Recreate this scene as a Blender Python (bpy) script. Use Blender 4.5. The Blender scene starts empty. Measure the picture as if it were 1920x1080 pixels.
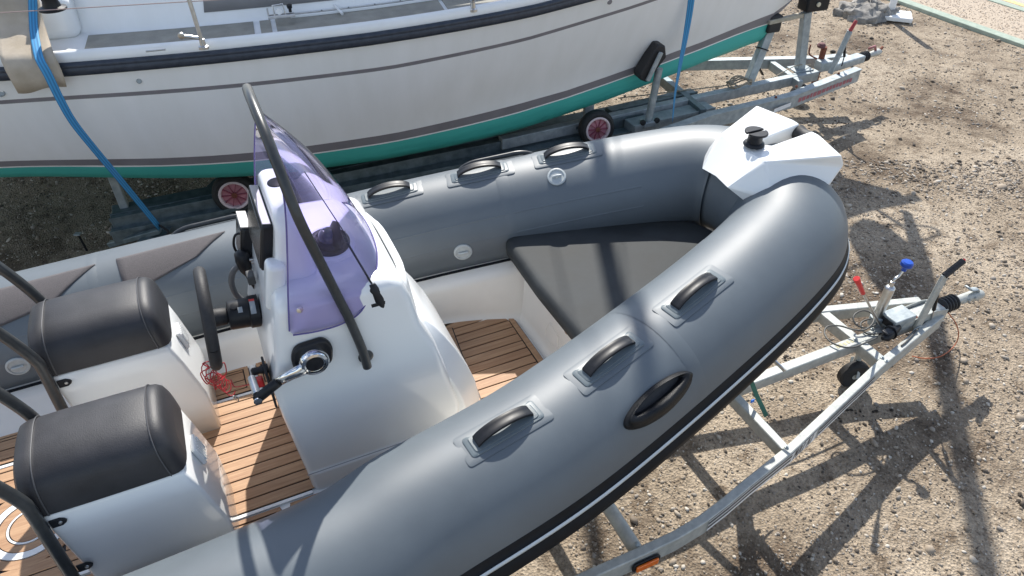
import bpy, bmesh, math, random
import numpy as np
from mathutils import Vector, Matrix
random.seed(7); rng = np.random.default_rng(11)
S = bpy.context.scene
C = S.collection
PI = math.pi
# ------------------------------------------------------------------ camera, sky, sun, exposure
CAM_H = 3.4; PITCH = math.radians(39.0); FPX = 1331.0
cam = bpy.data.objects.new('camera', bpy.data.cameras.new('camera')); C.objects.link(cam)
cam.location = (0, 0, CAM_H); cam.rotation_euler = (PI/2-PITCH, 0, 0)
cam.data.sensor_width = 36; cam.data.lens = 36*FPX/1920; cam.data.clip_start = .05; cam.data.clip_end = 2000
S.camera = cam
SUN = Vector((-0.03, 0.96, 1.0)).normalized()          # towards the sun
w = bpy.data.worlds.new("World"); S.world = w; w.use_nodes = True
nt = w.node_tree; nt.nodes.clear()
out = nt.nodes.new('ShaderNodeOutputWorld'); bg = nt.nodes.new('ShaderNodeBackground')
sky = nt.nodes.new('ShaderNodeTexSky'); sky.sky_type = 'NISHITA'; sky.sun_disc = False
sky.sun_elevation = math.asin(SUN.z); sky.sun_rotation = math.atan2(SUN.x, SUN.y)
sky.air_density = 1.0; sky.dust_density = .6
tc = nt.nodes.new('ShaderNodeTexCoord'); mp = nt.nodes.new('ShaderNodeMapping'); mp.inputs['Scale'].default_value = (1, 1, 2.2)
cn = nt.nodes.new('ShaderNodeTexNoise'); cn.inputs['Scale'].default_value = 2.1; cn.inputs['Detail'].default_value = 6; cn.inputs['Roughness'].default_value = .55
cr_ = nt.nodes.new('ShaderNodeValToRGB'); cr_.color_ramp.elements[0].position = .50; cr_.color_ramp.elements[1].position = .68
mx = nt.nodes.new('ShaderNodeMixRGB'); mx.inputs[2].default_value = (9.5, 9.6, 9.8, 1)
nt.links.new(tc.outputs['Generated'], mp.inputs[0]); nt.links.new(mp.outputs[0], cn.inputs[0]); nt.links.new(cn.outputs[0], cr_.inputs[0])
nt.links.new(cr_.outputs[0], mx.inputs[0]); nt.links.new(sky.outputs[0], mx.inputs[1])
nt.links.new(mx.outputs[0], bg.inputs[0]); bg.inputs[1].default_value = .12
nt.links.new(bg.outputs[0], out.inputs[0])
sl = bpy.data.lights.new('sun', 'SUN'); sl.energy = 4.4; sl.angle = math.radians(.55); sl.color = (1, .955, .88)
so = bpy.data.objects.new('sun', sl); C.objects.link(so); so.rotation_euler = SUN.to_track_quat('Z', 'Y').to_euler()
S.view_settings.view_transform = 'Standard'; S.view_settings.look = 'None'; S.view_settings.gamma = 1
S.view_settings.exposure = 0.62
S.render.engine = 'CYCLES'
S.cycles.max_bounces = 8; S.cycles.transparent_max_bounces = 16

# ------------------------------------------------------------------ survey helpers (pixel of the 1920 wide photo -> point at a known height or plane)
def ray(px, py):
    a = (px-960)/FPX; b = (540-py)/FPX
    return Vector((a, math.cos(PITCH)+b*math.sin(PITCH), -(math.sin(PITCH)-b*math.cos(PITCH))))
def PZ(px, py, z):
    r = ray(px, py); return Vector((0, 0, CAM_H))+r*((z-CAM_H)/r.z)
YAW = math.radians(65.46); U = Vector((math.sin(YAW), math.cos(YAW), 0)); V = Vector((-U.y, U.x, 0)); OFF = 2.088; ZL = .2
def LZ(px, py, z):                                      # local boat coordinates of a pixel at local height z
    p = PZ(px, py, z+ZL); return Vector((p.dot(U), p.dot(V)-OFF, z))
def LT(px, py, t):                                      # ... in the fore-and-aft plane t
    r = ray(px, py); c = Vector((0, 0, CAM_H)); k = (t+OFF)/r.dot(V); p = c+r*k
    return Vector((p.dot(U), p.dot(V)-OFF, p.z-ZL))
YU = Vector((.95, .313, 0)).normalized(); YV = Vector((-YU.y, YU.x, 0)); YO = Vector((2.6, 7.2, 0))
def YZ(px, py, z):
    p = PZ(px, py, z)-YO; return Vector((p.dot(YU), p.dot(YV), z))
def YT(px, py, t):
    r = ray(px, py); c = Vector((0, 0, CAM_H))-YO; k = (t-c.dot(YV))/r.dot(YV); p = c+r*k
    return Vector((p.dot(YU), p.dot(YV), p.z))

# ------------------------------------------------------------------ materials
MATS = {}
def mat(name, col, rough=.5, metal=0., var=0., vscale=8., bump=0., bscale=60., coat=0., col2=None, dirt=None, spec=.5, detail=5.):
    if name in MATS: return MATS[name]
    m = bpy.data.materials.new(name); m.use_nodes = True; n = m.node_tree; b = n.nodes['Principled BSDF']
    b.inputs['Base Color'].default_value = (*col, 1); b.inputs['Roughness'].default_value = rough; b.inputs['Metallic'].default_value = metal
    b.inputs['Coat Weight'].default_value = coat; b.inputs['Coat Roughness'].default_value = .08; b.inputs['Specular IOR Level'].default_value = spec
    t = n.nodes.new('ShaderNodeTexCoord')
    if var or col2:
        no = n.nodes.new('ShaderNodeTexNoise'); no.inputs['Scale'].default_value = vscale; no.inputs['Detail'].default_value = detail; no.inputs['Roughness'].default_value = .6
        n.links.new(t.outputs['Object'], no.inputs[0])
        rp = n.nodes.new('ShaderNodeValToRGB'); rp.color_ramp.elements[0].position = .32; rp.color_ramp.elements[1].position = .68
        c2 = col2 if col2 else tuple(min(1, c*(1+var)) for c in col)
        c1 = col if col2 else tuple(c*(1-var) for c in col)
        rp.color_ramp.elements[0].color = (*c1, 1); rp.color_ramp.elements[1].color = (*c2, 1)
        n.links.new(no.outputs[0], rp.inputs[0]); n.links.new(rp.outputs[0], b.inputs['Base Color'])
        mr = n.nodes.new('ShaderNodeMapRange'); mr.inputs[3].default_value = max(0, rough-.07); mr.inputs[4].default_value = min(1, rough+.1)
        n.links.new(no.outputs[0], mr.inputs[0]); n.links.new(mr.outputs[0], b.inputs['Roughness'])
    if bump:
        bn = n.nodes.new('ShaderNodeTexNoise'); bn.inputs['Scale'].default_value = bscale; bn.inputs['Detail'].default_value = 4
        n.links.new(t.outputs['Object'], bn.inputs[0])
        bu = n.nodes.new('ShaderNodeBump'); bu.inputs['Strength'].default_value = bump; bu.inputs['Distance'].default_value = .01
        n.links.new(bn.outputs[0], bu.inputs['Height']); n.links.new(bu.outputs[0], b.inputs['Normal'])
    MATS[name] = m; return m
M_tube = mat('tube_fabric', (.098, .118, .134), .50, var=.13, vscale=2.2, bump=.03, bscale=7, spec=.7, detail=9.)
M_tube2 = mat('patch_fabric', (.125, .152, .165), .40, var=.06, vscale=20, bump=.05, bscale=400)
M_scuff = mat('scuff_patch', (.10, .088, .090), .6, var=.25, vscale=300, bump=.6, bscale=520)
M_rub = mat('strake_rubber', (.0065, .008, .011), .42, var=.3, vscale=15, spec=.16)
M_stripe = mat('strake_white', (.52, .57, .60), .4, var=.05)
M_gel = mat('white_gelcoat', (.80, .81, .80), .22, var=.012, vscale=4, coat=.4)
M_gel2 = mat('liner_gelcoat', (.74, .72, .67), .35, var=.03, vscale=6, coat=.2, bump=.04, bscale=6)
M_vinyl = mat('black_vinyl', (.028, .028, .032), .50, var=.28, vscale=9, bump=.10, bscale=260)
M_vinyl2 = mat('grey_vinyl', (.036, .040, .042), .66, spec=.25, var=.3, vscale=4, bump=.10, bscale=13)
M_coat = mat('black_coated_tube', (.035, .038, .04), .33, var=.2, vscale=40)
M_blk = mat('black_plastic', (.012, .013, .016), .42, spec=.32, var=.2, vscale=50)
M_cup = mat('cup_plastic', (.008, .009, .011), .40, spec=.25, var=.2, vscale=60, bump=.25, bscale=300)
M_blk2 = mat('black_rubber', (.022, .022, .024), .6, var=.3, vscale=60, bump=.1, bscale=200)
M_chrome = mat('chrome', (.78, .79, .80), .12, 1., var=.06, vscale=30)
M_steel = mat('stainless', (.62, .62, .61), .30, 1., var=.1, vscale=30)
M_galv = mat('galvanised_steel', (.36, .375, .36), .55, .3, vscale=26, col2=(.50, .51, .48), bump=.1, bscale=90)
M_galv2 = mat('old_galvanised_steel', (.27, .31, .33), .55, .35, vscale=16, col2=(.43, .47, .48), bump=.12, bscale=60)
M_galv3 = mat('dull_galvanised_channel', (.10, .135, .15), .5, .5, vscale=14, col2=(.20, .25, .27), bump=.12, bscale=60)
M_rust = mat('rust', (.13, .035, .02), .85, vscale=60, col2=(.24, .085, .05), bump=.5, bscale=150)
M_caulk = mat('caulking', (.012, .011, .014), .6)
M_red = mat('red_plastic', (.62, .03, .03), .35, var=.1)
M_blue = mat('blue_plastic', (.01, .07, .42), .35, var=.1)
M_bluetag = mat('blue_tag', (.03, .2, .75), .6)
M_orange = mat('orange_lens', (.75, .12, .01), .18, vscale=40, col2=(.9, .22, .02), coat=.6)
M_green = mat('green_paint', (.03, .13, .09), .6, var=.2)
M_hullw = mat('yacht_gelcoat', (.80, .81, .80), .36, vscale=1.2, col2=(.85, .86, .86), coat=.12)
M_hgrey = mat('hull_stripe', (.21, .20, .215), .4, var=.1, vscale=4)
M_navy = mat('navy_rubber', (.02, .028, .045), .42, vscale=25, col2=(.04, .05, .07), bump=.15, bscale=60)
M_deckgrey = mat('nonskid_deck', (.27, .26, .225), .8, vscale=9, col2=(.36, .345, .30), bump=.35, bscale=420)
M_window = mat('cabin_window', (.23, .23, .24), .35, var=.05)
M_tyre = mat('tyre_rubber', (.018, .018, .019), .7, var=.3, vscale=30, bump=.15, bscale=120)
M_pink = mat('faded_pink_rim', (.50, .22, .26), .5, var=.2, vscale=30)
M_rimw = mat('pale_rim', (.68, .56, .57), .5, var=.1, vscale=30)
M_white = mat('white_paint', (.78, .79, .79), .45, var=.05, vscale=20)
M_rope = mat('rope', (.30, .26, .20), .85, var=.3, vscale=120)
M_cord = mat('red_cord', (.45, .02, .03), .35)
M_cable = mat('grey_cable', (.07, .07, .065), .5)
M_ocable = mat('orange_cable', (.42, .12, .05), .6)
M_screen = mat('display_screen', (.035, .033, .030), .25, var=.1, vscale=6, coat=.1)
M_silver = mat('silver_bezel', (.33, .32, .31), .4, .2, var=.05)
M_label = mat('grey_label', (.32, .35, .38), .5)
M_decal = mat('black_decal', (.02, .02, .03), .4)
M_decalr = mat('faded_red_decal', (.36, .12, .14), .6, var=.2, vscale=40)
M_cloth = mat('tarpaulin_cloth', (.15, .145, .14), .9, vscale=11, col2=(.36, .34, .31), bump=.3, bscale=60)
M_tread = mat('dark_patch', (.05, .05, .05), .6)

def glass_mat():
    m = bpy.data.materials.new('purple_acrylic'); m.use_nodes = True; n = m.node_tree; n.nodes.clear()
    o = n.nodes.new('ShaderNodeOutputMaterial'); tr = n.nodes.new('ShaderNodeBsdfTransparent'); tr.inputs[0].default_value = (.745, .71, .95, 1)
    gl = n.nodes.new('ShaderNodeBsdfGlossy'); gl.inputs['Roughness'].default_value = .05
    fr = n.nodes.new('ShaderNodeFresnel'); fr.inputs[0].default_value = 1.38
    df = n.nodes.new('ShaderNodeBsdfTranslucent'); df.inputs[0].default_value = (.62, .58, .98, 1)
    m0 = n.nodes.new('ShaderNodeMixShader'); m0.inputs[0].default_value = .05
    mxs = n.nodes.new('ShaderNodeMixShader')
    n.links.new(tr.outputs[0], m0.inputs[1]); n.links.new(df.outputs[0], m0.inputs[2])
    n.links.new(fr.outputs[0], mxs.inputs[0]); n.links.new(m0.outputs[0], mxs.inputs[1]); n.links.new(gl.outputs[0], mxs.inputs[2])
    n.links.new(mxs.outputs[0], o.inputs[0]); MATS['acr'] = m; return m
M_acr = glass_mat()

def teak_mat(name, c1, c2):
    m = bpy.data.materials.new(name); m.use_nodes = True; n = m.node_tree; b = n.nodes['Principled BSDF']; b.inputs['Roughness'].default_value = .62
    t = n.nodes.new('ShaderNodeTexCoord'); mp = n.nodes.new('ShaderNodeMapping'); mp.inputs['Scale'].default_value = (3, 60, 60)
    no = n.nodes.new('ShaderNodeTexNoise'); no.inputs['Scale'].default_value = 2.2; no.inputs['Detail'].default_value = 6
    n2 = n.nodes.new('ShaderNodeTexNoise'); n2.inputs['Scale'].default_value = 5; n2.inputs['Detail'].default_value = 3
    oi = n.nodes.new('ShaderNodeObjectInfo')
    n.links.new(t.outputs['Object'], mp.inputs[0]); n.links.new(mp.outputs[0], no.inputs[0]); n.links.new(t.outputs['Object'], n2.inputs[0])
    rp = n.nodes.new('ShaderNodeValToRGB'); rp.color_ramp.elements[0].position = .3; rp.color_ramp.elements[1].position = .72
    rp.color_ramp.elements[0].color = (*c1, 1); rp.color_ramp.elements[1].color = (*c2, 1)
    ad = n.nodes.new('ShaderNodeMath'); ad.operation = 'ADD'
    mr = n.nodes.new('ShaderNodeMapRange'); mr.inputs[3].default_value = -.12; mr.inputs[4].default_value = .12
    n.links.new(oi.outputs['Random'], mr.inputs[0]); n.links.new(no.outputs[0], ad.inputs[0]); n.links.new(mr.outputs[0], ad.inputs[1])
    a2 = n.nodes.new('ShaderNodeMath'); a2.operation = 'MULTIPLY_ADD'; a2.inputs[1].default_value = .35; a2.inputs[2].default_value = -.17
    n.links.new(n2.outputs[0], a2.inputs[0]); a3 = n.nodes.new('ShaderNodeMath'); n.links.new(ad.outputs[0], a3.inputs[0]); n.links.new(a2.outputs[0], a3.inputs[1])
    n.links.new(a3.outputs[0], rp.inputs[0]); n.links.new(rp.outputs[0], b.inputs['Base Color'])
    bu = n.nodes.new('ShaderNodeBump'); bu.inputs['Strength'].default_value = .15; bu.inputs['Distance'].default_value = .004
    n.links.new(no.outputs[0], bu.inputs['Height']); n.links.new(bu.outputs[0], b.inputs['Normal'])
    return m
M_teak = teak_mat('teak_foam', (.33, .182, .098), (.47, .295, .17))

def carpet_mat(name, c1, c2, sc):
    m = mat(name, c1, .95, vscale=sc, col2=c2, bump=.5, bscale=500); return m
M_carpet = carpet_mat('beige_carpet', (.44, .37, .28), (.56, .485, .39), 7)

def strap_mat():
    m = bpy.data.materials.new('blue_webbing'); m.use_nodes = True; n = m.node_tree; b = n.nodes['Principled BSDF']; b.inputs['Roughness'].default_value = .7
    t = n.nodes.new('ShaderNodeTexCoord'); wv = n.nodes.new('ShaderNodeTexWave'); wv.inputs['Scale'].default_value = .9; wv.bands_direction = 'X'; wv.inputs['Distortion'].default_value = .3
    rp = n.nodes.new('ShaderNodeValToRGB'); rp.color_ramp.elements[0].color = (.03, .17, .36, 1); rp.color_ramp.elements[1].color = (.06, .32, .60, 1)
    n.links.new(t.outputs['UV'], wv.inputs[0]); n.links.new(wv.outputs[0], rp.inputs[0]); n.links.new(rp.outputs[0], b.inputs['Base Color']); return m
M_strap = strap_mat()

def antifoul_mat():
    m = bpy.data.materials.new('teal_antifouling'); m.use_nodes = True; n = m.node_tree; b = n.nodes['Principled BSDF']; b.inputs['Roughness'].default_value = .6
    t = n.nodes.new('ShaderNodeTexCoord'); no = n.nodes.new('ShaderNodeTexNoise'); no.inputs['Scale'].default_value = 3; no.inputs['Detail'].default_value = 8; no.inputs['Roughness'].default_value = .7
    mp = n.nodes.new('ShaderNodeMapping'); mp.inputs['Scale'].default_value = (1, 1, 6); n.links.new(t.outputs['Object'], mp.inputs[0]); n.links.new(mp.outputs[0], no.inputs[0])
    sp = n.nodes.new('ShaderNodeSeparateXYZ'); n.links.new(t.outputs['Object'], sp.inputs[0])
    mr = n.nodes.new('ShaderNodeMapRange'); mr.inputs[1].default_value = .62; mr.inputs[2].default_value = .86; n.links.new(sp.outputs[2], mr.inputs[0])
    ad = n.nodes.new('ShaderNodeMath'); ad.operation = 'MULTIPLY_ADD'; ad.inputs[1].default_value = 1.1; n.links.new(no.outputs[0], ad.inputs[0])
    sb = n.nodes.new('ShaderNodeMath'); sb.operation = 'SUBTRACT'; sb.inputs[1].default_value = .45; n.links.new(mr.outputs[0], sb.inputs[0]); n.links.new(sb.outputs[0], ad.inputs[2])
    rp = n.nodes.new('ShaderNodeValToRGB'); e = rp.color_ramp.elements; e[0].position = .05; e[0].color = (.03, .06, .045, 1); e[1].position = .42; e[1].color = (.03, .31, .28, 1)
    x = e.new(.95); x.color = (.06, .44, .39, 1)
    n.links.new(ad.outputs[0], rp.inputs[0]); n.links.new(rp.outputs[0], b.inputs['Base Color']); return m
M_anti = antifoul_mat()
for n_ in [x for x in M_hullw.node_tree.nodes if x.type == 'TEX_NOISE']:   # faint vertical weather streaks
    mp_ = M_hullw.node_tree.nodes.new('ShaderNodeMapping'); mp_.inputs['Scale'].default_value = (5, 5, .55)
    l_ = n_.inputs[0].links[0]; src_ = l_.from_socket; M_hullw.node_tree.links.new(src_, mp_.inputs[0]); M_hullw.node_tree.links.new(mp_.outputs[0], n_.inputs[0])

def ground_mat():
    m = bpy.data.materials.new('gravel_ground'); m.use_nodes = True; n = m.node_tree; b = n.nodes['Principled BSDF']; b.inputs['Roughness'].default_value = .92; b.inputs['Specular IOR Level'].default_value = .2
    t = n.nodes.new('ShaderNodeTexCoord')
    def noise(sc, de=5, ro=.6):
        x = n.nodes.new('ShaderNodeTexNoise'); x.inputs['Scale'].default_value = sc; x.inputs['Detail'].default_value = de; x.inputs['Roughness'].default_value = ro
        n.links.new(t.outputs['Object'], x.inputs[0]); return x
    def ramp(src, stops):
        r = n.nodes.new('ShaderNodeValToRGB'); e = r.color_ramp.elements
        e[0].position, e[0].color = stops[0][0], (*stops[0][1], 1); e[1].position, e[1].color = stops[-1][0], (*stops[-1][1], 1)
        for p, c in stops[1:-1]:
            q = e.new(p); q.color = (*c, 1)
        n.links.new(src, r.inputs[0]); return r
    big = noise(.9, 6, .62); fine = noise(38, 5, .7); mid = noise(7, 6, .7)
    vo = n.nodes.new('ShaderNodeTexVoronoi'); vo.inputs['Scale'].default_value = 75; n.links.new(t.outputs['Object'], vo.inputs[0])
    r1 = ramp(big.outputs[0], [(.37, (.14, .105, .075)), (.46, (.285, .23, .17)), (.57, (.37, .305, .23)), (.70, (.43, .365, .285))])
    r2 = ramp(mid.outputs[0], [(.36, (.42, .38, .35)), (.47, (.95, .95, .95)), (.72, (1.15, 1.14, 1.12))])
    r3 = ramp(vo.outputs['Color'], [(.1, (.66, .65, .64)), (.5, (1, 1, 1)), (.93, (1.32, 1.32, 1.32))])
    r4 = ramp(fine.outputs[0], [(.30, (.35, .33, .31)), (.46, (1, 1, 1)), (.8, (1.1, 1.1, 1.1))])
    def mul(a, c, f=1.):
        x = n.nodes.new('ShaderNodeMixRGB'); x.blend_type = 'MULTIPLY'; x.inputs[0].default_value = f; n.links.new(a, x.inputs[1]); n.links.new(c, x.inputs[2]); return x.outputs[0]
    n.links.new(mul(mul(mul(r1.outputs[0], r2.outputs[0], .8), r3.outputs[0], .7), r4.outputs[0], .8), b.inputs['Base Color'])
    bu = n.nodes.new('ShaderNodeBump'); bu.inputs['Strength'].default_value = .8; bu.inputs['Distance'].default_value = .012
    ad = n.nodes.new('ShaderNodeMath'); ad.operation = 'ADD'; n.links.new(fine.outputs[0], ad.inputs[0]); n.links.new(vo.outputs['Distance'], ad.inputs[1])
    n.links.new(ad.outputs[0], bu.inputs['Height']); n.links.new(bu.outputs[0], b.inputs['Normal'])
    return m
M_ground = ground_mat()
def stone_mat(name, cols, per_island=True):
    m = bpy.data.materials.new(name); m.use_nodes = True; n = m.node_tree; b = n.nodes['Principled BSDF']; b.inputs['Roughness'].default_value = .8
    g = n.nodes.new('ShaderNodeNewGeometry'); r = n.nodes.new('ShaderNodeValToRGB'); r.color_ramp.interpolation = 'LINEAR'; e = r.color_ramp.elements
    e[0].color = (*cols[0], 1); e[1].color = (*cols[-1], 1)
    for i, c in enumerate(cols[1:-1]):
        q = e.new((i+1)/(len(cols)-1)); q.color = (*c, 1)
    n.links.new(g.outputs['Random Per Island'], r.inputs[0]); n.links.new(r.outputs[0], b.inputs['Base Color']); return m
M_stone = stone_mat('gravel_stones', [(.045, .038, .032), (.15, .12, .092), (.26, .21, .16), (.34, .28, .215), (.23, .205, .18), (.40, .345, .28), (.54, .50, .44)])
M_pebble = stone_mat('pavement_pebbles', [(.30, .22, .155), (.42, .33, .25), (.50, .41, .32), (.46, .39, .33), (.58, .51, .43)])
M_pave = mat('pebble_binder', (.36, .29, .22), .9, vscale=30, col2=(.48, .40, .31), bump=.4, bscale=120)
M_kerb = mat('pale_green_kerb', (.27, .33, .27), .9, vscale=12, col2=(.38, .43, .36), bump=.3, bscale=100)
M_yellow = mat('yellow_line', (.58, .43, .16), .85, vscale=20, col2=(.66, .56, .33))
M_tarmac = mat('pale_road', (.36, .33, .29), .9, vscale=20, col2=(.47, .44, .40), bump=.3, bscale=150)

# ------------------------------------------------------------------ mesh helpers
def tagit(o, label=None, cat=None, group=None, kind=None):
    if label: o['label'] = label
    if cat: o['category'] = cat
    if group: o['group'] = group
    if kind: o['kind'] = kind
    return o
def root(name, label, cat, loc=(0, 0, 0), rz=0, group=None):
    o = bpy.data.objects.new(name, None); C.objects.link(o); o.location = loc; o.rotation_euler = (0, 0, rz); o.empty_display_size = .2
    return tagit(o, label, cat, group)
def link(name, me, m, parent=None, smooth=True, auto=None):
    o = bpy.data.objects.new(name, me); C.objects.link(o)
    ms = m if isinstance(m, (list, tuple)) else [m]
    if not me.materials:
        for x in ms: me.materials.append(x)
    if smooth:
        me.polygons.foreach_set('use_smooth', [True]*len(me.polygons))
        if auto is not None:
            me.set_sharp_from_angle(angle=math.radians(auto))
    if parent: o.parent = parent
    return o
def mesh(name, vs, fs, m, parent=None, smooth=False, auto=None, bevel=0, seg=2, recalc=True, mi=None, sub=0):
    me = bpy.data.meshes.new(name); me.from_pydata([tuple(v) for v in vs], [], [tuple(f) for f in fs])
    if mi is not None: me.polygons.foreach_set('material_index', mi)
    if recalc:
        bm = bmesh.new(); bm.from_mesh(me); bmesh.ops.recalc_face_normals(bm, faces=bm.faces); bm.to_mesh(me); bm.free()
    o = link(name, me, m, parent, smooth or bevel > 0, 35 if (bevel > 0 and auto is None) else auto)
    if bevel:
        b = o.modifiers.new('bevel', 'BEVEL'); b.width = bevel; b.segments = seg; b.limit_method = 'ANGLE'; b.angle_limit = math.radians(30); b.harden_normals = False
    if sub:
        s_ = o.modifiers.new('sub', 'SUBSURF'); s_.levels = sub; s_.render_levels = sub
    return o
def boxvf(c, d, R=None):
    vs = []
    for z in (-1, 1):
        for y in (-1, 1):
            for x in (-1, 1):
                v = Vector((x*d[0]/2, y*d[1]/2, z*d[2]/2))
                if R is not None: v = R @ v
                vs.append(v+Vector(c))
    return vs, [(0, 2, 3, 1), (4, 5, 7, 6), (0, 1, 5, 4), (2, 6, 7, 3), (0, 4, 6, 2), (1, 3, 7, 5)]
def box(name, c, d, m, parent=None, bevel=.004, R=None, seg=2):
    vs, fs = boxvf(c, d, R); return mesh(name, vs, fs, m, parent, bevel=bevel, seg=seg)
def join_vf(parts):
    vs, fs = [], []
    for v, f in parts:
        k = len(vs); vs += list(v); fs += [tuple(i+k for i in q) for q in f]
    return vs, fs
def catmull(P, n=8, closed=False):
    P = [Vector(p) for p in P]
    if len(P) < 3: return P
    Q = [P[-1]]+P+[P[0], P[1]] if closed else [2*P[0]-P[1]]+P+[2*P[-1]-P[-2]]
    o = []
    for i in range(1, len(Q)-2):
        a, b, c, d = Q[i-1:i+3]
        for k in range(n):
            t = k/n; o.append(.5*((2*b)+(c-a)*t+(2*a-5*b+4*c-d)*t*t+(3*b-a-3*c+d)*t**3))
    if not closed: o.append(P[-1])
    return o
def frames(path, upv=Vector((0, 0, 1))):
    T = []
    for i in range(len(path)):
        a = path[max(0, i-1)]; b = path[min(len(path)-1, i+1)]; T.append((b-a).normalized())
    t0 = T[0]; n = upv-t0*upv.dot(t0)
    if n.length < 1e-3: n = Vector((1, 0, 0))-t0*t0.x
    n.normalize(); out = []
    for i, t in enumerate(T):
        n = (n-t*n.dot(t)); n.normalize(); out.append((t, n, t.cross(n)))
    return out
def sweepvf(path, r, seg=10, caps=True, sx=1, sy=1):
    path = [Vector(p) for p in path]; fr = frames(path); vs = []; fs = []
    R = list(r) if isinstance(r, (list, tuple)) else [r]*len(path)
    if len(R) != len(path): R = list(np.interp(np.linspace(0, 1, len(path)), np.linspace(0, 1, len(R)), R))
    for p, (t, n, b), rr in zip(path, fr, R):
        for k in range(seg):
            a = 2*PI*k/seg; vs.append(p+n*(math.cos(a)*rr*sx)+b*(math.sin(a)*rr*sy))
    for i in range(len(path)-1):
        for k in range(seg):
            k2 = (k+1) % seg; fs.append((i*seg+k, i*seg+k2, (i+1)*seg+k2, (i+1)*seg+k))
    if caps: fs += [tuple(range(seg))[::-1], tuple((len(path)-1)*seg+k for k in range(seg))]
    return vs, fs
def tube(name, path, r, m, parent=None, seg=12, sm=0, **k):
    if sm: path = catmull(path, sm)
    vs, fs = sweepvf(path, r, seg, **k); return mesh(name, vs, fs, m, parent, smooth=True, auto=50)
def beam(name, path, wd, ht, m, parent=None, up=Vector((0, 0, 1)), bevel=.006, raw=False):
    """rectangular hollow-section look: a box swept along a path, mitred"""
    path = [Vector(p) for p in path]; vs = []; fs = []
    for i, p in enumerate(path):
        a = (path[i]-path[i-1]).normalized() if i else None; b = (path[i+1]-path[i]).normalized() if i < len(path)-1 else None
        t = (a+b).normalized() if a and b else (a or b)
        sd = t.cross(up).normalized(); un = sd.cross(t).normalized()
        k = 1/max(.5, t.dot(b or a)) if a and b else 1
        for x, z in ((-1, -1), (1, -1), (1, 1), (-1, 1)): vs.append(p+sd*(x*wd/2*k)+un*(z*ht/2))
    for i in range(len(path)-1):
        for k in range(4): fs.append((i*4+k, i*4+(k+1) % 4, (i+1)*4+(k+1) % 4, (i+1)*4+k))
    fs += [(0, 1, 2, 3), tuple((len(path)-1)*4+k for k in (3, 2, 1, 0))]
    if raw: return vs, fs
    return mesh(name, vs, fs, m, parent, bevel=bevel)
def lathe(name, prof, m, parent=None, seg=32, loc=(0, 0, 0), axis=(0, 0, 1), auto=40, raw=False, mi=None, caps=True):
    q = Vector(axis).to_track_quat('Z', 'Y'); vs = []; fs = []
    for r, z in prof:
        for k in range(seg):
            a = 2*PI*k/seg; vs.append(q @ Vector((r*math.cos(a), r*math.sin(a), z))+Vector(loc))
    n = len(prof)
    for i in range(n-1):
        for k in range(seg): fs.append((i*seg+k, i*seg+(k+1) % seg, (i+1)*seg+(k+1) % seg, (i+1)*seg+k))
    if caps: fs += [tuple(range(seg)), tuple((n-1)*seg+k for k in range(seg))]
    if raw: return vs, fs
    return mesh(name, vs, fs, m, parent, smooth=True, auto=auto)
def slab(name, poly, z0, z1, m, parent=None, bevel=.003, seg=2):
    """poly: list of (x, y), extruded from z0 to z1 (numbers or functions of x, y)"""
    f0 = z0 if callable(z0) else (lambda x, y: z0); f1 = z1 if callable(z1) else (lambda x, y: z1); n = len(poly)
    vs = [Vector((x, y, f0(x, y))) for x, y in poly]+[Vector((x, y, f1(x, y))) for x, y in poly]
    fs = [tuple(range(n))[::-1], tuple(range(n, 2*n))]+[(i, (i+1) % n, n+(i+1) % n, n+i) for i in range(n)]
    return mesh(name, vs, fs, m, parent, bevel=bevel, seg=seg)
def roundpoly(pts, r, n=5):
    o = []; N = len(pts)
    for i in range(N):
        p = Vector(pts[i][:2]).to_3d(); a = Vector(pts[i-1][:2]).to_3d(); b = Vector(pts[(i+1) % N][:2]).to_3d(); rr = r[i] if isinstance(r, (list, tuple)) else r
        da = (a-p); db = (b-p); k = min(rr, da.length*.48, db.length*.48); q0 = p+da.normalized()*k; q1 = p+db.normalized()*k
        for j in range(n+1):
            t = j/n; o.append(((1-t)**2*q0+2*t*(1-t)*p+t*t*q1)[:2])
    return o
def gridmesh(name, rows, m, parent=None, closed_u=False, smooth=True, auto=None, solid=0, mi=None, offset=-1):
    n = len(rows[0]); vs = [v for r in rows for v in r]; fs = []; mis = []
    for i in range(len(rows)-1):
        for k in range(n if closed_u else n-1):
            k2 = (k+1) % n; fs.append((i*n+k, i*n+k2, (i+1)*n+k2, (i+1)*n+k)); mis.append(mi(i, k) if mi else 0)
    o = mesh(name, vs, fs, m, parent, smooth=smooth, auto=auto, recalc=False, mi=mis)
    if solid:
        s_ = o.modifiers.new('solid', 'SOLIDIFY'); s_.thickness = solid; s_.offset = offset
    return o
def prism_side(name, pts3, thick, direction, m, parent=None, bevel=.002):
    d = Vector(direction).normalized()*thick; n = len(pts3); vs = [Vector(p) for p in pts3]+[Vector(p)+d for p in pts3]
    fs = [tuple(range(n))[::-1], tuple(range(n, 2*n))]+[(i, (i+1) % n, n+(i+1) % n, n+i) for i in range(n)]
    return mesh(name, vs, fs, m, parent, bevel=bevel)

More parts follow.
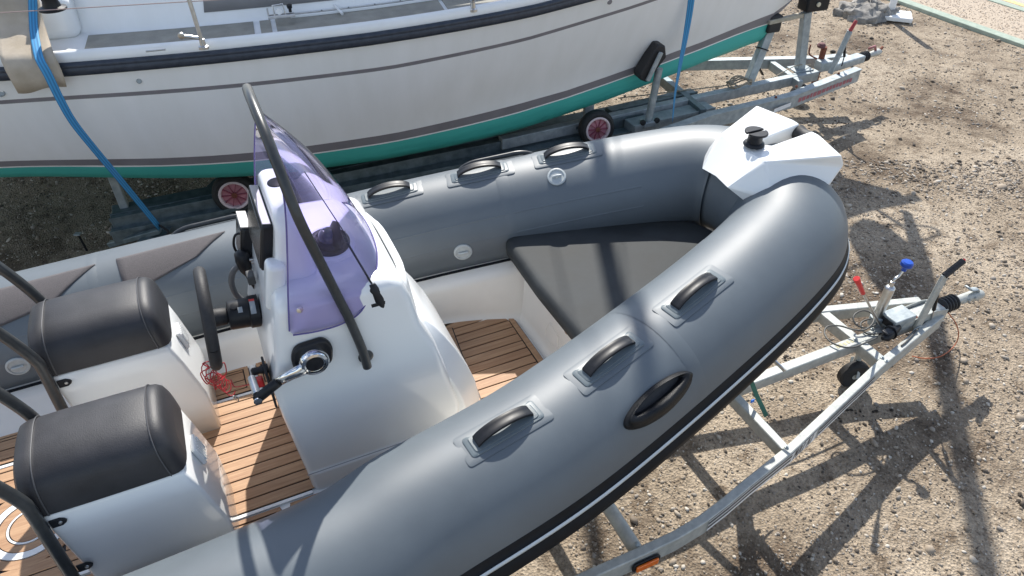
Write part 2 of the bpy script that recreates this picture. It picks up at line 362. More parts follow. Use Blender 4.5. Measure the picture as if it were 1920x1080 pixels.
# ================================================================== GROUND, PAVEMENT
def ground():
    def h(x, y): return .012*math.sin(x*1.7+1.3*math.sin(y*.9))*math.cos(y*1.3)+.006*math.sin(x*5.1+y*3.3)
    xs = [-400, -60, -20]+[-9+i*.15 for i in range(int(20/.15))]+[11.2, 20, 60, 400]; ys = [-400, -40, -6]+[-1+i*.15 for i in range(int(14/.15))]+[13.2, 20, 60, 400]
    rows = [[Vector((x, y, h(x, y)-.012 if abs(x) < 12 and -2 < y < 13.1 else -.02)) for x in xs] for y in ys]
    o = gridmesh('ground', rows, M_ground); tagit(o, kind='structure'); o['label'] = 'sandy gravel yard surface'
    return h
gh = ground()
# pavement top right: two pale green kerb strips, pebble surface between, pale road with a yellow line beyond
pd = (PZ(1920, 90, 0)-PZ(1668, 0, 0)).normalized(); pn = Vector((-pd.y, pd.x, 0))
if pn.x < 0: pn = -pn
p0 = PZ(1668, 0, 0)-pd*14
def band(name, a, b, z, m, ln=30, th=.1):
    q = [p0+pn*a, p0+pn*b, p0+pn*b+pd*ln, p0+pn*a+pd*ln]
    o = slab(name, [(v.x, v.y) for v in q], z-th, z, m, bevel=.008); tagit(o, kind='structure'); return o
q1 = (PZ(1835, 0, 0)-p0).dot(pn)
tagit(band('kerb', 0, .17, .036, M_kerb), 'pale green concrete kerb edging the gravel yard')
tagit(band('pavement', .17, q1, .032, M_pave), 'pebble surfaced pavement beyond the kerb')
tagit(band('kerb', q1, q1+.14, .045, M_kerb), 'pale green kerb between pebble pavement and road')
tagit(band('road', q1+.14, 14, .004, M_tarmac), 'pale road surface in the far corner')
o = slab('road_line', [((p0+pn*a+pd*b).x, (p0+pn*a+pd*b).y) for a, b in ((q1+.3, 0), (q1+.42, 0), (q1+.42, 30), (q1+.3, 30))], .004, .0085, M_yellow, bevel=0); tagit(o, 'faded yellow line painted beside the far kerb', kind='structure')

ico = None
def stones(name, P, R, m, label, flat=.6):
    """P: (n,3) centres, R: (n,) sizes -> one mesh of irregular eight to twenty faced stones"""
    bm = bmesh.new(); bmesh.ops.create_icosphere(bm, subdivisions=1, radius=1); base = np.array([v.co[:] for v in bm.verts]); faces = np.array([[v.index for v in f.verts] for f in bm.faces]); bm.free()
    n = len(P); nv = len(base); V_ = np.empty((n, nv, 3)); ang = rng.uniform(0, 2*PI, n); sc = np.stack([rng.uniform(.7, 1.3, n), rng.uniform(.5, 1., n), rng.uniform(.35, .8, n)*flat/.6], 1)
    jit = rng.uniform(.72, 1.25, (n, nv, 1)); v = base[None]*jit*sc[:, None, :]*R[:, None, None]
    tx = rng.normal(0, .25, n); v2 = v.copy(); v2[..., 2] = v[..., 2]+v[..., 0]*tx[:, None]
    c, s_ = np.cos(ang)[:, None], np.sin(ang)[:, None]
    V_[..., 0] = v2[..., 0]*c-v2[..., 1]*s_; V_[..., 1] = v2[..., 0]*s_+v2[..., 1]*c; V_[..., 2] = v2[..., 2]; V_ += P[:, None, :]
    F_ = (faces[None]+np.arange(n)[:, None, None]*nv).reshape(-1, 3)
    me = bpy.data.meshes.new(name); me.vertices.add(n*nv); me.vertices.foreach_set('co', V_.ravel()); me.loops.add(len(F_)*3); me.loops.foreach_set('vertex_index', F_.ravel().astype(np.int32))
    me.polygons.add(len(F_)); me.polygons.foreach_set('loop_start', np.arange(0, len(F_)*3, 3, dtype=np.int32)); me.update(calc_edges=True); me.validate()
    o = link(name, me, m, smooth=False); tagit(o, label, kind='stuff'); return o
def scatter(n, x0, x1, y0, y1):
    x = rng.uniform(x0, x1, n); y = rng.uniform(y0, y1, n); return x, y
def hnp(x, y): return .012*np.sin(x*1.7+1.3*np.sin(y*.9))*np.cos(y*1.3)+.006*np.sin(x*5.1+y*3.3)-.012
def inyard(x, y): return ((x-p0.x)*pn.x+(y-p0.y)*pn.y) < -.03
def dens(x, y): return .5+.5*np.sin(x*2.3+2*np.sin(y*1.1))*np.sin(y*2.9+1.7*np.sin(x*1.9))
# near right field, dense and small; thinner further out
X, Y = [], []
for n, a in ((76000, (.3, 5.2, .9, 6.2)), (24000, (-5.5, -1.0, 4.0, 7.2)), (32000, (1.5, 8.5, 5.5, 11.5)), (7000, (-1, 2.5, 5.5, 8))):
    x, y = scatter(n, *a); k = (rng.uniform(0, 1, n) < .35+.65*dens(x, y)) & inyard(x, y); X.append(x[k]); Y.append(y[k])
X = np.concatenate(X); Y = np.concatenate(Y); R_ = np.clip(rng.lognormal(math.log(.0050), .56, len(X)), .0026, .034)*np.where(Y > 5.5, 1.35, 1.0)
stones('gravel', np.stack([X, Y, hnp(X, Y)+R_*.12], 1), R_, M_stone, 'loose sandy gravel stones spread over the yard')
gx, gy = scatter(26, 1.6, 6.5, 1.2, 8.0); lx = np.repeat(gx, 26)+rng.normal(0, .10, 26*26); ly = np.repeat(gy, 26)+rng.normal(0, .07, 26*26)
stones('leaf_litter', np.stack([lx, ly, hnp(lx, ly)+.003], 1), rng.uniform(.005, .016, len(lx)), mat('dark_leaf_litter', (.035, .027, .02), .9), 'small dark scraps of leaf litter lying in patches on the gravel', flat=.35)
x, y = scatter(26000, 4.5, 11, 7.5, 13); dd = ((x-p0.x)*pn.x+(y-p0.y)*pn.y); k = (dd > .2) & (dd < q1-.03)
x, y = x[k], y[k]; R_ = rng.uniform(.007, .013, len(x)); stones('pebbles', np.stack([x, y, np.full(len(x), .032)+R_*.05], 1), R_, M_pebble, 'pinkish pebbles set in the pavement surface')

# ================================================================== INFLATABLE BOAT
rib = root('inflatable_boat', 'grey rigid inflatable boat with white console and teak look deck on the trailer', 'boat', V*OFF+Vector((0, 0, ZL)), math.radians(24.54))
SS = [-2.9, -1.46, -.145, .265, .789, 1.487, 1.93, 2.12, 2.21, 2.23]; BB = [.88, .871, .848, .786, .709, .53, .385, .28, .13, -.03]; ZZ = [1.09, 1.107, 1.149, 1.185, 1.241, 1.342, 1.41, 1.44, 1.455, 1.46]
def spine(side, n=12): return catmull([Vector((s, b*side, z)) for s, b, z in zip(SS, BB, ZZ)], n)
SPN = {-1: spine(-1), 1: spine(1)}
def sframe(side, s):
    P = SPN[side]
    for i in range(len(P)-1):
        if P[i].x <= s <= P[i+1].x:
            k = (s-P[i].x)/(P[i+1].x-P[i].x+1e-9); c = P[i].lerp(P[i+1], k); t = (P[min(i+2, len(P)-1)]-P[max(0, i-1)]).normalized(); break
    n = t.cross(Vector((0, 0, 1))).normalized()
    if n.y*side < 0: n = -n
    up = n.cross(t); up = up if up.z > 0 else -up
    return c, t, n, up.normalized()
RT = .25
def TP(side, s, ang, r=RT):
    c, t, n, up = sframe(side, s); a = math.radians(ang); nn = n*math.cos(a)+up*math.sin(a); return c+nn*r, t, nn, (up*math.cos(a)-n*math.sin(a))
for side in (-1, 1):
    P = SPN[side]; seg = 48; vs = []; fs = []
    for i, p in enumerate(P):
        t = (P[min(i+1, len(P)-1)]-P[max(0, i-1)]).normalized(); n = t.cross(Vector((0, 0, 1))).normalized()
        if n.y*side < 0: n = -n
        if p.x > 2.17: n = Vector((1, 0, 0)).lerp(n, .15).normalized()
        up = Vector((0, 0, 1))
        for k in range(seg):
            a = 2*PI*k/seg; vs.append(p+n*(RT*math.cos(a))+up*(RT*math.sin(a)))
    for i in range(len(P)-1):
        for k in range(seg): fs.append((i*seg+k, i*seg+(k+1) % seg, (i+1)*seg+(k+1) % seg, (i+1)*seg+k))
    fs.append(tuple(range(seg)))
    o = mesh('tube', vs, fs, M_tube, rib, smooth=True); o['label'] = 'port grey inflatable tube' if side > 0 else 'starboard grey inflatable tube'
    # glued seams, slightly proud bands
    for s in (-.62, 1.2):
        if s == 1.2 and side < 0: s = 1.25
        rows = []
        for d in (-.028, -.015, .015, .028):
            row = []
            for k in range(41):
                q = TP(side, s+d, -10+k*5, RT+(.0003 if abs(d) < .027 else -.0012))[0]; row.append(q)
            rows.append(row)
        gridmesh('seam_band', rows, M_tube, o)
    # long seam lines on the inner flank
    for ang in (150, 172):
        rows = []
        for d in (-.5, -.25, .25, .5):
            rows.append([TP(side, -1.6+k*.05, ang+d*2.6, RT+(.0006 if abs(d) < .3 else -.001))[0] for k in range(int(3.45/.05))])
        gridmesh('seam_band', rows, M_tube, o)
    # rub strake
    prof = [(8, .2495), (7, .2530), (0, .2540), (-1, .263), (-2, .268), (-4.2, .268), (-5.5, .258), (-8, .268), (-11, .283), (-14, .287), (-17, .286), (-18, .288), (-19.5, .287), (-21, .280), (-23, .272), (-25, .258), (-26, .249)]
    rows = []; P2 = [p for p in P]
    for i, p in enumerate(P2):
        t = (P[min(i+1, len(P)-1)]-P[max(0, i-1)]).normalized(); n = t.cross(Vector((0, 0, 1))).normalized()
        if n.y*side < 0: n = -n
        if p.x > 2.17: n = Vector((1, 0, 0)).lerp(n, .15).normalized()
        rows.append([p+n*(r*math.cos(math.radians(a)))+Vector((0, 0, 1))*(r*math.sin(math.radians(a))) for a, r in prof])
    gridmesh('rub_strake', rows, [M_rub, M_stripe], rib, mi=lambda i, k: 1 if k in (3, 4) else 0)

# carrying handles: welded two step patch, moulded ends, bridge
def patch(name, side, s, ang, ln, wd, h, m, parent, rnd=.02):
    poly = roundpoly([(-ln/2, -wd/2), (ln/2, -wd/2), (ln/2, wd/2), (-ln/2, wd/2)], rnd, 4); N = 10; vs = []; fs = []
    rings = [(1.0, -.004), (1.0, h*.55), (.965, h), (.75, h), (.5, h), (.25, h), (0.02, h)]
    for k, hh in rings:
        for x, y in poly:
            s2 = s+x*k; a2 = ang+math.degrees(y*k/RT); vs.append(TP(side, s2, a2, RT+hh)[0])
    n = len(poly)
    for i in range(len(rings)-1):
        for j in range(n): fs.append((i*n+j, i*n+(j+1) % n, (i+1)*n+(j+1) % n, (i+1)*n+j))
    fs.append(tuple((len(rings)-1)*n+j for j in range(n)))
    return mesh(name, vs, fs, m, parent, smooth=True, auto=40)
def handle(side, s, ang, lab=None):
    b = patch('handle_patch', side, s, ang, .31, .118, .0015, M_tube, rib, .015)
    if lab: b['label'] = lab
    patch('moulded_base', side, s, ang, .262, .078, .005, M_tube2, b, .012)
    patch('moulded_base', side, s, ang, .235, .058, .008, M_tube2, b, .01)
    # strap bridge
    rows = []; L_ = .20; n = 14
    for i in range(n+1):
        u = -1+2*i/n; hgt = .009+.029*(1-u**2)**.75; w_ = .0205
        c, t, nn, bb = TP(side, s+u*L_/2, ang, RT+.006+hgt)
        rows.append([c+bb*w_-nn*.007, c+bb*w_*.98+nn*.003, c+bb*w_*.6+nn*.005, c+bb*w_*.35+nn*.0035, c-bb*w_*.35+nn*.0035, c-bb*w_*.6+nn*.005, c-bb*w_*.98+nn*.003, c-bb*w_-nn*.007])
    gridmesh('grab_strap', rows, M_blk, b, closed_u=True, auto=50)
for s in (.60, 1.03, 1.44): handle(-1, s, 86)
for s in (.69, 1.11, 1.51): handle(1, s, 93)
# moulded side fitting (black lifting eye cup) on each tube, loop handles outboard on port
def sidecup(side, s, ang):
    L_ = .30; W_ = .098; rows = []; rings = [(1.0, -.004), (1.0, .004), (.96, .012), (.88, .020), (.78, .026), (.70, .028), (.64, .026), (.60, .019), (.58, .004)]
    poly = [(math.cos(2*PI*k/36)*L_/2, math.sin(2*PI*k/36)*W_/2) for k in range(36)]
    for k, h in rings:
        row = []
        for x, y in poly:
            kx = k if k > .8 else k*1.2; hh = h*(1.1-.45*math.sin(math.atan2(y, x))) if h > .01 else h
            w_ = max(0, min(1, (.96-k)/.36)); ys = y*k*(1-.42*w_)+.020*w_; row.append(TP(side, s+x*kx, ang+math.degrees(ys/RT), RT+hh)[0])
        rows.append(row)
    o = gridmesh('lifting_cup', rows, M_cup, rib, closed_u=True)
    vs = rows[-1]; mesh('cup_recess', list(vs), [tuple(range(len(vs)))], M_blk2, o)
sidecup(-1, 1.075, 37.5)
for s in (-.12, 1.2):
    pts = []
    for i in range(13):
        u = -1+2*i/12; pts.append(TP(1, s+u*.19, 66, RT-.022+.036*min(1, (1-abs(u)**4)*1.1))[0])
    tube('loop_handle', pts, .011, M_coat, rib, sm=3)
# valves
def valve(side, s, ang, rr=.043):
    c, t, nn, bb = TP(side, s, ang, RT-.002)
    o = lathe('inflation_valve', [(rr, 0), (rr, .006), (rr*.9, .009), (rr*.80, .009), (rr*.76, .005), (.001, .005)], M_label_v, rib, 28, c, nn, caps=False)
    tube('valve_cap', [c+nn*.009-t*rr*.5, c+nn*.013, c+nn*.009+t*rr*.5], .006, M_label_v, o, 8)
M_label_v = mat('valve_plastic', (.42, .45, .45), .4, var=.08, vscale=60)
valve(1, .958, 181); valve(1, 1.438, 122); valve(1, -.98, 178)
# textured boarding patches on the port tube
def scuff(px, lift):
    quad = []
    for x, y in px: quad.append((x, y))
    return quad
def tube_poly(side, pts, h, m, name, n=14):
    """pts: four (s, ang) corners; curved sheet laid on the tube"""
    rows = []
    for i in range(n+1):
        row = []
        for j in range(n+1):
            u, v = i/n, j/n; a = [(1-u)*(1-v), u*(1-v), u*v, (1-u)*v]; s = sum(k*p[0] for k, p in zip(a, pts)); g = sum(k*p[1] for k, p in zip(a, pts))
            row.append(TP(side, s, g, RT+h)[0])
        rows.append(row)
    return gridmesh(name, rows, m, rib, solid=.002)
tube_poly(1, [(-.52, 96), (-.06, 94), (-.20, 118), (-.50, 140)], .004, M_scuff, 'boarding_patch')
tube_poly(1, [(-1.05, 98), (-.60, 96), (-.78, 128), (-1.10, 142)], .004, M_scuff, 'boarding_patch')
tube_poly(-1, [(-1.2, 84), (-.30, 82), (-.45, 104), (-1.2, 112)], .003, M_scuff, 'boarding_patch')

# hull below the tubes
rows = []
for i in range(25):
    s = -2.7+i*4.75/24; c, t, n, up = sframe(1, min(s, 2.05)); b = c.y-.05; kz = .42+max(0, (s-.2)/1.85)**2.2*.72; zt = c.z-.16
    row = [Vector((s, y*b, kz+(zt-kz)*abs(y)**.9)) for y in [-1+2*j/16 for j in range(17)]]
    rows.append(row)
gridmesh('hull', rows, M_gel, rib)
# inner liner: sides, sill and bow bulkhead
ZF = .9
def tin(s): c, t, n, up = sframe(1, s); return c.y-RT, c.z
for side in (-1, 1):
    rows = []
    for i in range(42):
        s = -2.6+i*(1.22+2.6)/41; b, zc = tin(s); tf = min(.50, b-.07) if s < .9 else min(.50, b-.07)-(s-.9)*.14
        prof = [(tf-.06, ZF-.012), (tf-.03, ZF-.008), (tf-.008, ZF+.004), (tf+.008, ZF+.03), (b-.055, zc-.165), (b-.045, zc-.142), (b-.03, zc-.132), (b+.02, zc-.118), (b+.06, zc-.115)]
        rows.append([Vector((s, side*y, z)) for y, z in prof])
    o = gridmesh('inner_liner', rows, M_gel2, rib, solid=.006); 
    # dark sealing lip along the tube
    pts = []
    for i in range(30):
        s = -2.5+i*3.68/29; b, zc = tin(s); pts.append(Vector((s, side*(b+.008), zc-.112)))
    tube('sealing_lip', pts, .007, M_rub, rib, 6)
sub = slab('cockpit_sole', [(-2.6, -.56), (.9, -.52), (1.16, -.36), (1.16, .36), (.9, .52), (-2.6, .56)], ZF-.05, ZF-.006, M_gel, rib)
slab('transom', [(-2.62, -.62), (-2.55, -.62), (-2.55, .62), (-2.62, .62)], .5, 1.35, M_gel, rib)
# bulkhead under the bow cushion
rows = []
for i in range(15):
    y = -1+2*i/14; x0 = 1.115+.012*(1-abs(y)**3)*1; rows.append([Vector((x0-.03, y*.30, ZF-.008)), Vector((x0-.006, y*.305, ZF)), Vector((x0+.012, y*.31, ZF+.03)), Vector((1.165, y*.36, 1.16)), Vector((1.175, y*.385, 1.235)), Vector((1.19, y*.39, 1.245)), Vector((1.6, y*.30, 1.25)), Vector((2.0, y*.16, 1.27))])
bulk = gridmesh('bow_locker', rows, M_gel2, rib, solid=.008)
c = Vector((1.140, -.02, 1.07))
lathe('drain_plug', [(.024, 0), (.024, .006), (.014, .008), (.012, .002)], mat('tan_plug', (.36, .24, .17), .6), bulk, 20, LT(1066, 616, -.20)+Vector((-.004, 0, 0)), (-1, 0, .15))
tube('locker_hatch_seam', [LS_ for LS_ in [Vector((1.128, .02, .99)), Vector((1.125, .005, 1.05)), Vector((1.135, -.01, 1.09)), Vector((1.135, -.09, 1.07)), Vector((1.132, -.10, 1.0)), Vector((1.128, .0, .975))]], .0016, M_gel2, bulk, 5)
e = LZ(945, 484, 1.15); tube('deck_eye', [e+Vector((-.035, -.004, 0)), e+Vector((-.028, -.01, .03)), e+Vector((0, -.012, .038)), e+Vector((.028, -.01, .03)), e+Vector((.035, -.004, 0))], .005, M_steel, rib, 8, sm=4)
box('eye_plate', e+Vector((0, -.0, -.002)), (.10, .026, .005), M_steel, rib, .002)
# bow cushion
def cushion():
    po = [(1.085, -.36), (1.075, 0), (1.085, .36), (1.115, .395), (1.30, .36), (1.6, .265), (1.8, .20), (1.96, .12), (2.0, 0), (1.96, -.12), (1.8, -.20), (1.6, -.265), (1.30, -.36), (1.115, -.395)]
    po = roundpoly(po, .03, 3); n = len(po); cx, cy = 1.5, 0
    rings = [(1.0, 1.245), (1.005, 1.27), (1.003, 1.29), (.985, 1.306), (.955, 1.314), (.9, 1.316), (.75, 1.318), (.45, 1.319)]
    vs = [Vector((cx+(x-cx)*k, cy+(y-cy)*k, z+(x-1.1)*.02)) for k, z in rings for x, y in po]; fs = [tuple(range(n))]
    for i in range(len(rings)-1):
        for j in range(n): fs.append((i*n+j, i*n+(j+1) % n, (i+1)*n+(j+1) % n, (i+1)*n+j))
    fs.append(tuple((len(rings)-1)*n+j for j in range(n)))
    o = mesh('bow_cushion', vs, fs, M_vinyl2, rib, smooth=True)
    return o
cushion()

# teak look deck panels: every plank is a piece of its own over black caulking
deck = slab('deck_covering', [(-2.3, -.30), (-.02, -.30), (-.02, .30), (-2.3, .30)], ZF-.005, ZF, M_caulk, rib, bevel=0)
def plank(poly, z=ZF, parent=None, r=.0):
    return slab('plank', poly, z+.0005, z+.0045, M_teak, parent or deck, bevel=.0012, seg=1)
PW = .052; G = .005
cx0, ct0 = -.985, -.03
def in_ring(s, t, R=.178): return (s-cx0)**2+(t-ct0)**2 < R*R
y = -.296
while y < .29:
    y1 = min(y+PW-G, .297)
    # leave the round table base free
    m_ = (y+y1)/2; d = .183**2-(m_-ct0)**2
    segs = [(-2.3, .60)] if d <= 0 else [(-2.3, cx0-math.sqrt(max(d, 0))), (cx0+math.sqrt(max(d, 0)), .60)]
    for a, b in segs:
        plank([(a, y), (b, y), (b, y1), (a, y1)])
    y += PW
def ringplank(name, r0, r1, z, m, n=40):
    vs = []; fs = []
    for k in range(n):
        a = 2*PI*k/n
        for r, zz in ((r0, z), (r0, z+.0045), (r1, z+.0045), (r1, z)): vs.append(Vector((cx0+r*math.cos(a), ct0+r*math.sin(a), zz)))
    for k in range(n):
        for j in range(4): fs.append((k*4+j, k*4+(j+1) % 4, ((k+1) % n)*4+(j+1) % 4, ((k+1) % n)*4+j))
    return mesh(name, vs, fs, m, deck, smooth=True, auto=30)
ringplank('ring_plank', .142, .176, ZF+.0005, M_teak); ringplank('floor_ring', .112, .138, ZF+.002, M_gel); ringplank('ring_plank', .080, .108, ZF+.0005, M_teak)
ringplank('floor_ring', .070, .077, ZF+.002, M_gel); ringplank('ring_plank', .001, .066, ZF+.0005, M_teak)
# white joint strips
for sgn in (-1, 1):
    slab('deck_joint', [(-2.3, sgn*.309-.007), (-.02, sgn*.309-.007), (-.02, sgn*.309+.007), (-2.3, sgn*.309+.007)], ZF-.006, ZF+.003, M_gel, rib, bevel=.001)
slab('deck_joint', [(-.135, .318), (-.119, .318), (-.119, .50), (-.135, .50)], ZF-.006, ZF+.003, M_gel, rib, bevel=.001)
# side panels with rounded black border
def side_panel(x0, x1, y0, y1):
    p = slab('side_panel', roundpoly([(x0, y0), (x1, y0), (x1, y1), (x0, y1)], .02), ZF-.006, ZF-.0005, M_caulk, rib, bevel=0)
    b = .022
    for q in ([(x0+.003, y0+.003), (x1-.003, y0+.003), (x1-b, y0+b), (x0+b, y0+b)], [(x1-.003, y0+.003), (x1-.003, y1-.003), (x1-b, y1-b), (x1-b, y0+b)], [(x1-.003, y1-.003), (x0+.003, y1-.003), (x0+b, y1-b), (x1-b, y1-b)], [(x0+.003, y1-.003), (x0+.003, y0+.003), (x0+b, y0+b), (x0+b, y1-b)]):
        plank(q, ZF-.0005, p)
    y = y0+b+G
    while y < y1-b-.01:
        e1 = min(y+PW-G, y1-b-G); plank([(x0+b+G, y), (x1-b-G, y), (x1-b-G, e1), (x0+b+G, e1)], ZF-.0005, p); y += PW
side_panel(-.42, -.142, .322, .49); side_panel(-.112, .30, .322, .49); side_panel(-1.0, -.44, .322, .49)
side_panel(-.42, -.142, -.49, -.322); side_panel(-.112, .30, -.49, -.322); side_panel(-1.3, -.44, -.49, -.322); side_panel(-2.2, -1.02, .322, .49)
# forward panel
def fwd():
    pol = [(.60, -.36), (.93, -.36), (1.09, -.31), (1.095, 0), (1.09, .325), (.93, .41), (.76, .385), (.60, .33)]
    p = slab('forward_panel', pol, ZF-.006, ZF, M_caulk, rib, bevel=0)
    b = .03
    smax = lambda t: 1.06 if t < .30 else 1.06-(t-.30)*1.5
    plank([(1.066, -.31), (1.088, -.31), (1.092, 0), (1.086, .318), (1.062, .31)], ZF, p)
    plank([(1.060, .317), (1.083, .325), (.932, .406), (.925, .382)], ZF, p)
    plank([(.918, .383), (.925, .405), (.765, .380), (.70, .34), (.72, .33), (.772, .357)], ZF, p)
    y = -.35
    sm0 = lambda t: .60+.02
    while y < .37:
        y1 = min(y+PW-G, .372)
        def lim(t): return min(1.058, 1.058-max(0, t-.308)*1.75)
        def lo(t): return .60 if t < .30 else .60+(t-.30)*2.2
        if lim(y1)-lo(y) > .03: plank([(lo(y), y), (lim(y), y), (lim(y1), y1), (lo(y1), y1)], ZF, p)
        y += PW
    # curved margin along the console
    q = [LZ(*a, ZF) for a in ((838, 618), (856, 668), (872, 706), (886, 740), (902, 785))]
    for i in range(len(q)-1):
        d = (q[i+1]-q[i]).normalized(); nn = Vector((-d.y, d.x, 0)); nn = nn if nn.x > 0 else -nn
        e = [q[i]+d*.001, q[i+1]-d*.001, q[i+1]-d*.001+nn*.024, q[i]+d*.001+nn*.024]
        slab('plank', [(v.x, v.y) for v in e], ZF+.001, ZF+.0055, M_teak, p, bevel=.001, seg=1)
        e = [q[i], q[i+1], q[i+1]+nn*.029, q[i]+nn*.029]; slab('caulk_line', [(v.x, v.y) for v in e], ZF, ZF+.0048, M_caulk, p, bevel=0)
    p2 = slab('forward_panel', [(.60, .35), (.70, .382), (.885, .448), (.86, .475), (.60, .475)], ZF-.006, ZF-.0005, M_caulk, rib, bevel=0)
    for k in ([(.60, .357), (.70, .388), (.872, .447), (.862, .456), (.70, .405), (.60, .374)], [(.60, .379), (.70, .41), (.80, .442), (.60, .442)], [(.60, .447), (.86, .461), (.855, .471), (.60, .471)]): plank(k, ZF-.0005, p2)
fwd()

# ---- console
def rrect(x0, x1, w0, ra, rf, n=7):
    """rounded rectangle in (s, t): aft corners radius ra, front corners rf"""
    pts = []
    for cx, cy, r, a0 in ((x1-rf, w0-rf, rf, 0), (x0+ra, w0-ra, ra, 90), (x0+ra, -w0+ra, ra, 180), (x1-rf, -w0+rf, rf, 270)):
        for k in range(n+1):
            a = math.radians(a0+90*k/n); pts.append((cx+r*math.cos(a), cy+r*math.sin(a)))
    return pts
def loft(name, sl_, m, parent, cap=True, sub=0, auto=None):
    vs = []; fs = []; n = len(sl_[0])
    for r in sl_: vs += r
    for i in range(len(sl_)-1):
        for k in range(n): fs.append((i*n+k, i*n+(k+1) % n, (i+1)*n+(k+1) % n, (i+1)*n+k))
    fs.append(tuple(range(n)))
    if cap:   # close the top with shrinking rings
        top = sl_[-1]; c = sum(top, Vector())/n; b = (len(sl_)-1)*n
        for q in (.8, .5, .2):
            vs += [c.lerp(v, q) for v in top]; nb = len(vs)-n
            for k in range(n): fs.append((b+k, b+(k+1) % n, nb+(k+1) % n, nb+k))
            b = nb
        fs.append(tuple(b+k for k in range(n)))
    return mesh(name, vs, fs, m, parent, smooth=True, auto=auto)
sl_ = []
for z, x0, x1, w0, ra, rf, tl in ((.88, -.015, .63, .308, .03, .10, 0), (.95, -.018, .62, .308, .03, .10, 0), (.99, -.02, .61, .308, .03, .10, 0), (1.0, -.022, .60, .299, .03, .10, 0), (1.1, -.03, .605, .300, .03, .10, 0), (1.3, -.045, .555, .303, .03, .10, 0), (1.45, -.05, .52, .305, .03, .10, 0),
                              (1.56, -.02, .475, .305, .03, .10, 0), (1.68, 0.0, .455, .304, .03, .11, 0), (1.75, .018, .435, .300, .03, .11, .03), (1.775, .026, .422, .292, .035, .11, .06), (1.79, .04, .405, .278, .04, .11, .08), (1.797, .06, .385, .255, .04, .10, .08)):
    sl_.append([Vector((a, b, z-(a-.2)*tl)) for a, b in rrect(x0, x1, w0, ra, rf*.35, 3)])
con = loft('console', sl_, M_gel, rib, auto=32)
bv = con.modifiers.new('b', 'BEVEL'); bv.width = .005; bv.segments = 2; bv.limit_method = 'ANGLE'; bv.angle_limit = math.radians(32)
con['label'] = 'white moulded helm console'
# forward hatch and seat lobe of the console
sl_ = []
for z, x1, w0 in ((.90, .715, .293), (1.0, .71, .293), (1.1, .695, .292), (1.2, .665, .290), (1.3, .625, .286), (1.38, .585, .282), (1.44, .55, .278), (1.475, .52, .262), (1.485, .50, .24)):
    sl_.append([Vector((a, b, z)) for a, b in rrect(.36, x1, w0, .02, .085, 1)])
cf = loft('console_front', sl_, M_gel, con, auto=28)
bv = cf.modifiers.new('b', 'BEVEL'); bv.width = .006; bv.segments = 3; bv.limit_method = 'ANGLE'; bv.angle_limit = math.radians(28)
M_seam = mat('panel_seam', (.30, .31, .32), .6)
for o_, r_ in ((0, .0022), (.016, .0016)):
    tube('hatch_seam', [(.436+o_, .245, 1.69), (.447+o_, .2, 1.668), (.470+o_, 0, 1.57), (.489+o_, -.2, 1.455), (.478+o_, -.295, 1.33)], r_, M_seam, con, 6, sm=5)
tube('skirt_crease', [(-.022, -.303, .995), (.3, -.303, .995), (.55, -.303, .995)], .0018, M_seam, con, 6)
for k, (off, w0, za, zb) in enumerate(((.012, .272, 1.40, 1.72), (.026, .245, 1.42, 1.705))):
    rows = []
    for i in range(13):
        y = -1+2*i/12; row = []
        for j in range(7):
            z = za+(zb-za)*j/6; xf = .452+(1.72-z)*.14+off-.045*abs(y)**4; row.append(Vector((xf, y*w0, z)))
        rows.append(row)
    gridmesh('hatch_lid', rows, M_gel, con, solid=.014, offset=1)
lathe('latch_knob', [(.018, 0), (.022, .006), (.018, .018), (.008, .02)], M_steel, con, 10, LT(859, 772, -.26), (.7, -.7, .2))
lathe('latch_knob', [(.012, 0), (.014, .004), (.010, .012), (.005, .014)], M_steel, con, 10, LT(768, 551, .16), (.9, -.2, .4))

# nacelle on the console top holding the display
sl_ = []
for z, x0, x1, w0 in ((1.72, .03, .185, .20), (1.80, .045, .185, .195), (1.90, .07, .184, .185), (1.97, .085, .182, .172), (2.01, .09, .178, .155), (2.03, .098, .172, .13)):
    sl_.append([Vector((a, b, z)) for a, b in rrect(x0, x1, w0, .02, .05)])
nac = loft('instrument_hood', sl_, M_gel, con)
Rd = Matrix.Rotation(math.radians(13), 3, 'Y')
d1 = box('chart_display', (.052, .0, 1.90), (.034, .27, .165), M_blk, con, .006, Rd)
box('screen', (.034, .0, 1.896), (.006, .248, .143), M_screen, d1, .002, Rd)
box('display_side', (.069, .0, 1.983), (.028, .255, .004), M_silver, d1, .002, Rd)
box('moulded_pad', (.045, -.185, 1.80), (.06, .07, .17), M_gel, con, .018, Rd, 4)
box('switch_block', (-.02, .02, 1.70), (.025, .045, .035), M_tread, con, .004)
# second instrument on the port side of the dash
d2 = box('radio_unit', (.0, .215, 1.745), (.04, .12, .13), M_blk, con, .01, Rd)
box('radio_face', (-.022, .215, 1.742), (.006, .11, .12), M_screen, d2, .004, Rd)
box('radio_bezel', (.008, .215, 1.812), (.034, .115, .005), M_silver, d2, .002, Rd)
hs = LT(457, 492, .15)
hv = [(hs+Vector((0, 0, dz)), r) for dz, r in ((.05, .012), (.04, .024), (.01, .027), (-.03, .022), (-.05, .014))]
o = tube('radio_handset', [p for p, r in hv], [r for p, r in hv], M_blk, con, 14, sm=0)
tube('handset_cord', [hs+Vector((.0, 0, -.05)), hs+Vector((.01, .0, -.10)), hs+Vector((.03, 0, -.17)), hs+Vector((.05, 0, -.20))], [.011, .010, .009, .008], M_blk, o, 10)
tube('radio_cable', [LT(x, y, .2) for x, y in ((450, 437), (441, 441), (438, 455), (441, 468), (450, 478))], .0045, M_blk, con, 8, sm=4)
